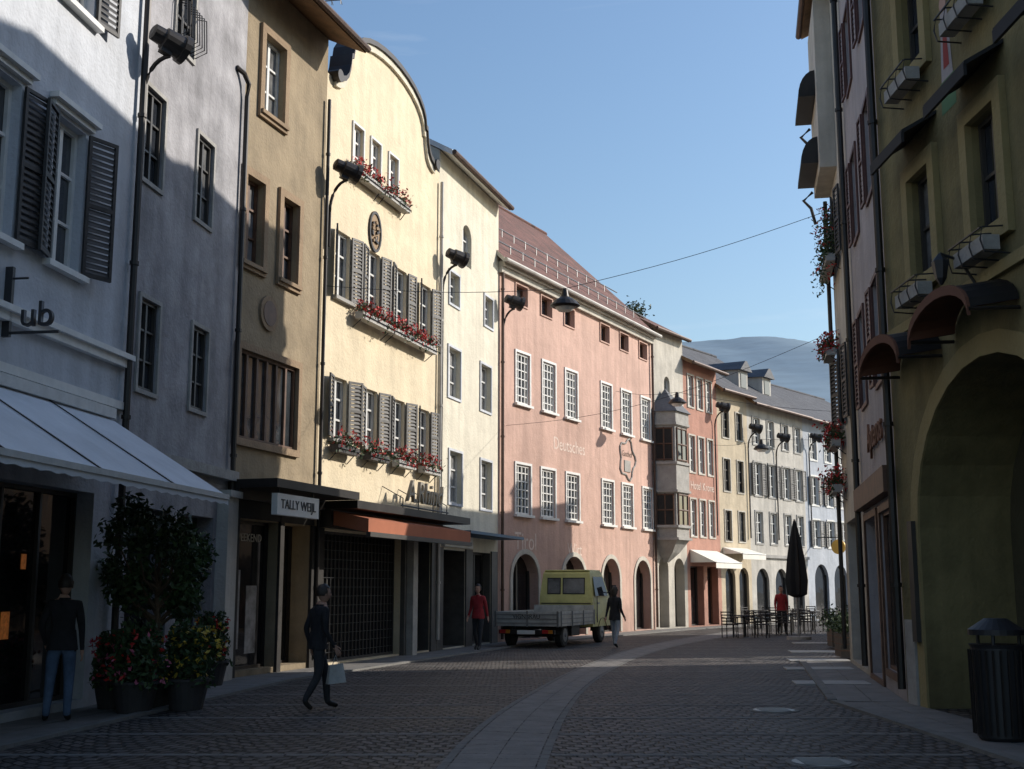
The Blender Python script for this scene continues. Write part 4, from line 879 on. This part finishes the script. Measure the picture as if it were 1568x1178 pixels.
# ---------- people
def person(name,loc,head,h,pose,mats,hair='short',bag=None):
    """joints in a local frame: x right, y forward, z up, metres for a 1.75 m figure"""
    e=empty(name); k=h/1.75
    J={'pel':(0,0,.96),'sp':(0,.0,1.14),'ch':(0,.0,1.34),'nk':(0,.0,1.46),'hb':(0,.02,1.54),
       'sL':(-.17,0,1.40),'sR':(.17,0,1.40),'eL':(-.22,-.03,1.12),'eR':(.22,-.03,1.12),'wL':(-.23,.04,.87),'wR':(.23,.04,.87),
       'hL':(-.09,0,.9),'hR':(.09,0,.9),'kL':(-.1,.02,.5),'kR':(.1,.02,.5),'aL':(-.1,-.02,.09),'aR':(.1,-.02,.09),'tL':(-.11,.15,.035),'tR':(.11,.15,.035)}
    J.update(pose)
    R={'pel':.135,'sp':.125,'ch':.14,'nk':.062,'hb':.055,'sL':.07,'sR':.07,'eL':.046,'eR':.046,'wL':.028,'wR':.028,'hL':.1,'hR':.1,'kL':.066,'kR':.066,'aL':.048,'aR':.048,'tL':.034,'tR':.034}
    Bn=[('pel','sp','top'),('sp','ch','top'),('ch','nk','top'),('nk','hb','skin'),('ch','sL','top'),('ch','sR','top'),('sL','eL','top'),('sR','eR','top'),('eL','wL','top'),('eR','wR','top'),
        ('pel','hL','leg'),('pel','hR','leg'),('hL','kL','leg'),('hR','kR','leg'),('kL','aL','leg'),('kR','aR','leg'),('aL','tL','shoe'),('aR','tR','shoe')]
    for sd in 'LR':
        w=Vector(J['w'+sd]); d=(w-Vector(J['e'+sd])).normalized(); out=-1 if sd=='L' else 1
        pm=w+d*.06; J['p'+sd]=tuple(pm); R['p'+sd]=.026; Bn.append(('w'+sd,'p'+sd,'skin'))
        fwd=Vector((0,1,0))-d*d.y; fwd.normalize()
        for i,(off,ln) in enumerate(((.03,.075),(.011,.085),(-.009,.078),(-.028,.06))):
            a=pm+d*.03+fwd*off; b_=a+d*ln*.55; c_=b_+d*ln*.35+Vector((-out*.02,0,0))
            for q,pt,rr in (('a',a,.011),('b',b_,.0095),('c',c_,.008)): J[f'f{sd}{i}{q}']=tuple(pt); R[f'f{sd}{i}{q}']=rr
            Bn+= [('p'+sd,f'f{sd}{i}a','skin'),(f'f{sd}{i}a',f'f{sd}{i}b','skin'),(f'f{sd}{i}b',f'f{sd}{i}c','skin')]
        a=w+d*.03+fwd*.03; b_=a+d*.03+fwd*.025; c_=b_+d*.03
        for q,pt,rr in (('a',a,.013),('b',b_,.011),('c',c_,.009)): J[f't{sd}{q}']=tuple(pt); R[f't{sd}{q}']=rr
        Bn+=[('w'+sd,f't{sd}a','skin'),(f't{sd}a',f't{sd}b','skin'),(f't{sd}b',f't{sd}c','skin')]
    names=list(J); me=bpy.data.meshes.new('skel'); me.from_pydata([J[n] for n in names],[(names.index(a),names.index(b)) for a,b,_ in Bn],[])
    ob=bpy.data.objects.new('body_tmp',me); sc.collection.objects.link(ob)
    sm=ob.modifiers.new('s','SKIN'); sm.use_smooth_shade=True
    for i,n in enumerate(names):
        sv=me.skin_vertices[0].data[i]; r=R[n]; sv.radius=(r*(1.15 if n in('pel','ch','sp') else 1),r*(.8 if n in('pel','ch','sp') else 1)); sv.use_root=(n=='pel')
    ob.modifiers.new('ss','SUBSURF').levels=1
    dg=bpy.context.evaluated_depsgraph_get(); nme=bpy.data.meshes.new_from_object(ob.evaluated_get(dg)); bpy.data.objects.remove(ob)
    body=bpy.data.objects.new('body',nme); sc.collection.objects.link(body); nme.materials.clear()
    ml={'top':0,'leg':1,'skin':2,'shoe':3}
    for q in (mats['top'],mats['leg'],'skin','shoe'): nme.materials.append(MATS[q])
    segs=[(Vector(J[a]),Vector(J[b]),ml[c]) for a,b,c in Bn]
    for p in nme.polygons:
        c=p.center; best=9; 
        for a,b,mi_ in segs:
            ab=b-a; t=max(0,min(1,(c-a).dot(ab)/max(ab.length_squared,1e-9))); dd=(c-(a+ab*t)).length
            if dd<best: best=dd; p.material_index=mi_
        p.use_smooth=True
        if p.material_index==1 and c.z>.93: p.material_index=0
        if .86<c.z<.96 and abs(c.x)<.19 and p.material_index<=1 : p.material_index=0 if c.z>.88 else 1
    bm=bmesh.new(); hc=Vector(J['hb'])+Vector((0,.015,.10))
    def sph(c,s_,mi_,u=20,v=14,keep=None,wob=0):
        r=bmesh.ops.create_uvsphere(bm,u_segments=u,v_segments=v,radius=1)
        for x in r['verts']:
            x.co=Vector((x.co.x*s_[0],x.co.y*s_[1],x.co.z*s_[2]))
            if wob: x.co*=1+wob*noise.noise(x.co*22)
            if mi_==0 and s_[2]>.1 and x.co.z<0: x.co.x*=1-.28*(-x.co.z/s_[2]); x.co.y=x.co.y*(1-.15*(-x.co.z/s_[2]))+.01*(-x.co.z/s_[2])
            x.co+=Vector(c)
        fs={f_ for x in r['verts'] for f_ in x.link_faces}
        for f_ in fs: f_.material_index=mi_; f_.smooth=True
        if keep:
            bmesh.ops.delete(bm,geom=[f_ for f_ in fs if not keep(f_.calc_center_median()-Vector(c))],context='FACES')
    sph(hc,(.078,.098,.125),0)
    sph(hc+Vector((0,.1,-.015)),(.012,.018,.022),0,8,6)
    for sd in (-1,1):
        sph(hc+Vector((sd*.079,-.005,-.01)),(.01,.02,.03),0,8,6); sph(hc+Vector((sd*.03,.086,.012)),(.012,.008,.008),2,8,6)
    sph(hc+Vector((0,.086,-.055)),(.025,.008,.007),3,8,6)
    zc=-.05 if hair=='short' else -.13
    sph(hc+Vector((0,-.008,.014)),(.09,.11,.13),1,24,18,keep=lambda q:(q.y<.03 and q.z>zc) or q.z>.06,wob=.12)
    if hair=='long': sph(hc+Vector((0,-.06,-.06)),(.085,.055,.15),1,wob=.1)
    hm=bpy.data.meshes.new('head'); bm.to_mesh(hm); bm.free()
    for q in ('skin','hair_dark','hair_dark','flower_pink'): hm.materials.append(MATS[q])
    hd=bpy.data.objects.new('head',hm); sc.collection.objects.link(hd)
    obs=[body,hd]
    m=MB()
    n=18; pz=Vector(J['pel'])
    rings=[(.80 if mats.get('long') else .86,.19,.135),(.95,.175,.125),(1.1,.155,.11)]
    for (z0,a0,b0),(z1,a1,b1) in zip(rings,rings[1:]):
        for i in range(n):
            t,t2=2*math.pi*i/n,2*math.pi*(i+1)/n
            m.face([pz+Vector((a0*math.cos(t),b0*math.sin(t),z0-pz.z)),pz+Vector((a0*math.cos(t2),b0*math.sin(t2),z0-pz.z)),pz+Vector((a1*math.cos(t2),b1*math.sin(t2),z1-pz.z)),pz+Vector((a1*math.cos(t),b1*math.sin(t),z1-pz.z))],mats['top'])
    nk=Vector(J['nk']); m.tube([nk+Vector((0,-.005,-.05)),nk+Vector((0,-.005,.03))],[.085,.07],mats['top'],14,cap=False)
    o=m.build('jacket_hem',None,True); obs.append(o)
    if bag:
        w=Vector(J['w'+bag])+Vector((0,.02,-.12)); m=MB()
        m.tube([w+Vector((0,-.05,-.16)),w+Vector((0,0,.0)),w+Vector((0,.06,-.16))],.008,'bag_white',5)
        m.hexa([w+Vector(q) for q in ((-.05,-.12,-.40),(.05,-.12,-.40),(.06,.15,-.38),(-.06,.15,-.38),(-.03,-.09,-.14),(.03,-.09,-.14),(.02,.11,-.12),(-.02,.11,-.12))],'bag_white')
        o=m.build('shopping_bag'); b_=o.modifiers.new('b','BEVEL'); b_.width=.03; b_.segments=3; obs.append(o)
    M=Matrix.Translation(loc)@Matrix.Rotation(-math.radians(head),4,'Z')@Matrix.Scale(k,4)
    for o in obs: o.parent=e
    e.matrix_world=M
walk_pose={'hL':(-.09,.02,.9),'hR':(.09,-.01,.9),'kL':(-.09,.17,.52),'aL':(-.09,.2,.1),'tL':(-.1,.37,.05),'kR':(.1,-.02,.49),'aR':(.1,-.22,.15),'tR':(.1,-.1,.03),
 'eL':(-.23,-.1,1.14),'wL':(-.23,-.02,.9),'eR':(.23,.02,1.12),'wR':(.24,.16,.9),'ch':(0,.02,1.34),'sL':(-.17,0,1.40),'sR':(.17,.04,1.40),'nk':(0,.03,1.46),'hb':(0,.06,1.54)}
short_walk={'kL':(-.1,.1,.5),'aL':(-.1,.14,.1),'tL':(-.11,.31,.05),'kR':(.1,-.02,.5),'aR':(.1,-.18,.13),'tR':(.11,-.04,.03),'wL':(-.24,-.1,.9),'wR':(.24,.12,.9)}
person('walking_man',gpt(484,1088),60,1.68,walk_pose,{'top':'cloth_black','leg':'cloth_darkgrey'},'short','R')
person('standing_man',gpt(88,1106),-15,1.8,{'kL':(-.12,.03,.5),'aL':(-.14,0,.09),'tL':(-.17,.16,.035),'wL':(-.2,.12,.93),'eL':(-.25,-.03,1.15)},{'top':'cloth_black','leg':'cloth_jeans'},'short')
person('man_in_red_jacket',gpt(732,996),200,1.74,short_walk,{'top':'cloth_red','leg':'cloth_darkgrey'},'short')
person('walking_woman',gpt(942,992),35,1.68,short_walk,{'top':'cloth_black','leg':'cloth_pale','long':1},'long')
person('pedestrian',gpt(1198,972),180,1.72,short_walk,{'top':'cloth_red','leg':'cloth_darkgrey'},'short')
# ---------- cafe furniture
def chair(c,ang):
    e=empty('cafe_chair'); m=MB(); f=Fr((0,0),(0,1)); f.p=Vector(c); f.d=Vector((math.sin(ang),math.cos(ang),0)); f.n=Vector((math.cos(ang),-math.sin(ang),0))
    m.box(f,-.22,.22,-.22,.22,.43,.47,'pot_dark')
    for a in (-.2,.2):
        m.tube([f(a,.2,0),f(a,.2,.66)],.018,'iron',6); m.tube([f(a,-.2,0),f(a,-.2,.45),f(a,-.26,.88)],.018,'iron',6); m.tube([f(a,.2,.66),f(a,-.22,.68)],.018,'iron',6)
    for z in (.55,.65,.75,.85): m.tube([f(-.2,-.22-.04*(z-.5)*2.5,z),f(.2,-.22-.04*(z-.5)*2.5,z)],.022,'pot_dark',6)
    m.build('frame_and_seat',e)
def table(c):
    e=empty('cafe_table'); m=MB(); c=Vector(c); m.tube([c+Vector((0,0,.72)),c+Vector((0,0,.75))],.38,'pot_dark',20); m.tube([c,c+Vector((0,0,.03)),c+Vector((0,0,.72))],[.25,.04,.035],'iron',12); m.build('top_and_stem',e)
for u,v in ((1140,976),(1175,972),(1212,970),(1245,966),(1165,962),(1225,958)):
    g_=gpt(u,v); table(g_)
    for t in (0,2.1,4.2): chair(g_+Vector((.62*math.sin(t),.62*math.cos(t),0)),t+math.pi+random.uniform(-.3,.3))
e=empty('closed_parasol'); m=MB(); c=Vector((9.35,40.2,0)); m.tube([c,c+Vector((0,0,3.9))],.035,'steel'); m.tube([c,c+Vector((0,0,.1))],.4,'stone_trim',16); m.build('pole_and_base',e)
m=MB(); n=16
lv=[(1.35,.10),(1.45,.3),(1.9,.34),(2.6,.27),(3.3,.16),(3.85,.04)]
for (z0,r0),(z1,r1) in zip(lv,lv[1:]):
    for i in range(n):
        t,t2=2*math.pi*i/n,2*math.pi*(i+1)/n; k0=.7 if i%2 else 1.1; k1=1.1 if i%2 else .7
        m.face([c+Vector((r0*k0*math.cos(t),r0*k0*math.sin(t),z0)),c+Vector((r0*k1*math.cos(t2),r0*k1*math.sin(t2),z0)),c+Vector((r1*k1*math.cos(t2),r1*k1*math.sin(t2),z1)),c+Vector((r1*k0*math.cos(t),r1*k0*math.sin(t),z1))],'awning_black')
m.build('folded_canopy',e)
for u,v in ((1285,992),(1300,1008)):
    g_=gpt(u,v); e=empty('wooden_planter'); f=Fr((g_.x,g_.y),(g_.x+.1,g_.y+1)); m=MB(); m.box(f,-.45,.45,-.25,.25,.05,.6,'dark_frame')
    for z in (.2,.35,.5): m.box(f,-.46,.46,-.26,.26,z-.01,z+.01,'brown_wood')
    m.build('box',e); m=MB()
    for i in range(900): m.leaf(g_+Vector((random.gauss(0,.2),random.gauss(0,.26),.62+abs(random.gauss(0,.2)))),.05,'leaf_dark' if i%4 else 'leaf_mid')
    m.build('shrub',e)
g_=Vector((5.38,13.7,0)); e=empty('litter_bin'); m=MB()
m.tube([g_,g_+Vector((0,0,.05)),g_+Vector((0,0,1.0)),g_+Vector((0,0,1.04))],[.22,.26,.28,.3],'iron',24)
for i in range(24):
    a=2*math.pi*i/24; m.tube([g_+Vector((.29*math.cos(a),.29*math.sin(a),.08)),g_+Vector((.3*math.cos(a),.3*math.sin(a),.98))],.014,'metal_dark',5)
m.tube([g_+Vector((0,0,1.14)),g_+Vector((0,0,1.2)),g_+Vector((0,0,1.32))],[.3,.3,.12],'iron',24)
for a in (0,2.1,4.2): m.tube([g_+Vector((.25*math.cos(a),.25*math.sin(a),1.0)),g_+Vector((.25*math.cos(a),.25*math.sin(a),1.18))],.02,'iron',6)
m.build('body_and_lid',e)
e=empty('guild_sign'); m=MB(); z=fK.sight(1275,825)[1]; m.tube([fK(1.2,0,z),fK(1.2,1.4,z)],.03,'iron'); m.tube([fK(1.15,1.2,z-.5),fK(1.25,1.2,z-.5)],.38,'sign_gold',20); m.tube([fK(1.2,1.2,z),fK(1.2,1.2,z-.15)],.015,'iron'); m.build('bracket_and_disc',e)
# ---------- light, sky, camera
AZ,EL=74,27
w=bpy.data.worlds.new('World'); sc.world=w; w.use_nodes=True; nt=w.node_tree; bg=nt.nodes['Background']
sk=nt.nodes.new('ShaderNodeTexSky'); sk.sky_type='NISHITA'; sk.sun_disc=False; sk.sun_elevation=math.radians(EL); sk.sun_rotation=math.radians(AZ); sk.dust_density=2.0; sk.air_density=1.5; sk.ozone_density=3.0; sk.altitude=550
# thin cirrus
tc=nt.nodes.new('ShaderNodeTexCoord'); mp=nt.nodes.new('ShaderNodeMapping'); mp.inputs['Scale'].default_value=(1.2,5,9); mp.inputs['Rotation'].default_value=(0,.35,.2)
nz=nt.nodes.new('ShaderNodeTexNoise'); nz.inputs['Scale'].default_value=1.6; nz.inputs['Detail'].default_value=7; nz.inputs['Distortion'].default_value=.6
rg=nt.nodes.new('ShaderNodeMapRange'); rg.inputs[1].default_value=.60; rg.inputs[2].default_value=.84; rg.inputs[3].default_value=0; rg.inputs[4].default_value=.35
mx=nt.nodes.new('ShaderNodeMix'); mx.data_type='RGBA'; mx.inputs[7].default_value=(6.5,6.8,7.2,1)
tint=nt.nodes.new('ShaderNodeVectorMath'); tint.operation='MULTIPLY'; tint.inputs[1].default_value=(.98,1.04,1.12)
nt.links.new(sk.outputs[0],tint.inputs[0])
nt.links.new(tc.outputs['Generated'],mp.inputs[0]); nt.links.new(mp.outputs[0],nz.inputs['Vector']); nt.links.new(nz.outputs['Fac'],rg.inputs[0]); nt.links.new(rg.outputs[0],mx.inputs[0]); nt.links.new(tint.outputs[0],mx.inputs[6])
nt.links.new(mx.outputs[2],bg.inputs[0]); bg.inputs[1].default_value=.15
su=bpy.data.lights.new('sun','SUN'); su.energy=5.0; su.angle=math.radians(.5); su.color=(1,.93,.83); so=bpy.data.objects.new('sun',su); sc.collection.objects.link(so)
dv=Vector((math.sin(math.radians(AZ))*math.cos(math.radians(EL)),math.cos(math.radians(AZ))*math.cos(math.radians(EL)),math.sin(math.radians(EL))))
so.rotation_euler=dv.to_track_quat('Z','Y').to_euler(); so.location=(30,10,30)
cd=bpy.data.cameras.new('camera'); co=bpy.data.objects.new('camera',cd); sc.collection.objects.link(co); co.location=EYE; co.rotation_euler=(math.pi/2+TH,0,0)
cd.sensor_width=36; cd.lens=FL/1568*36; cd.clip_end=9000; sc.camera=co
sc.view_settings.view_transform='Standard'; sc.view_settings.look='None'; sc.view_settings.exposure=0
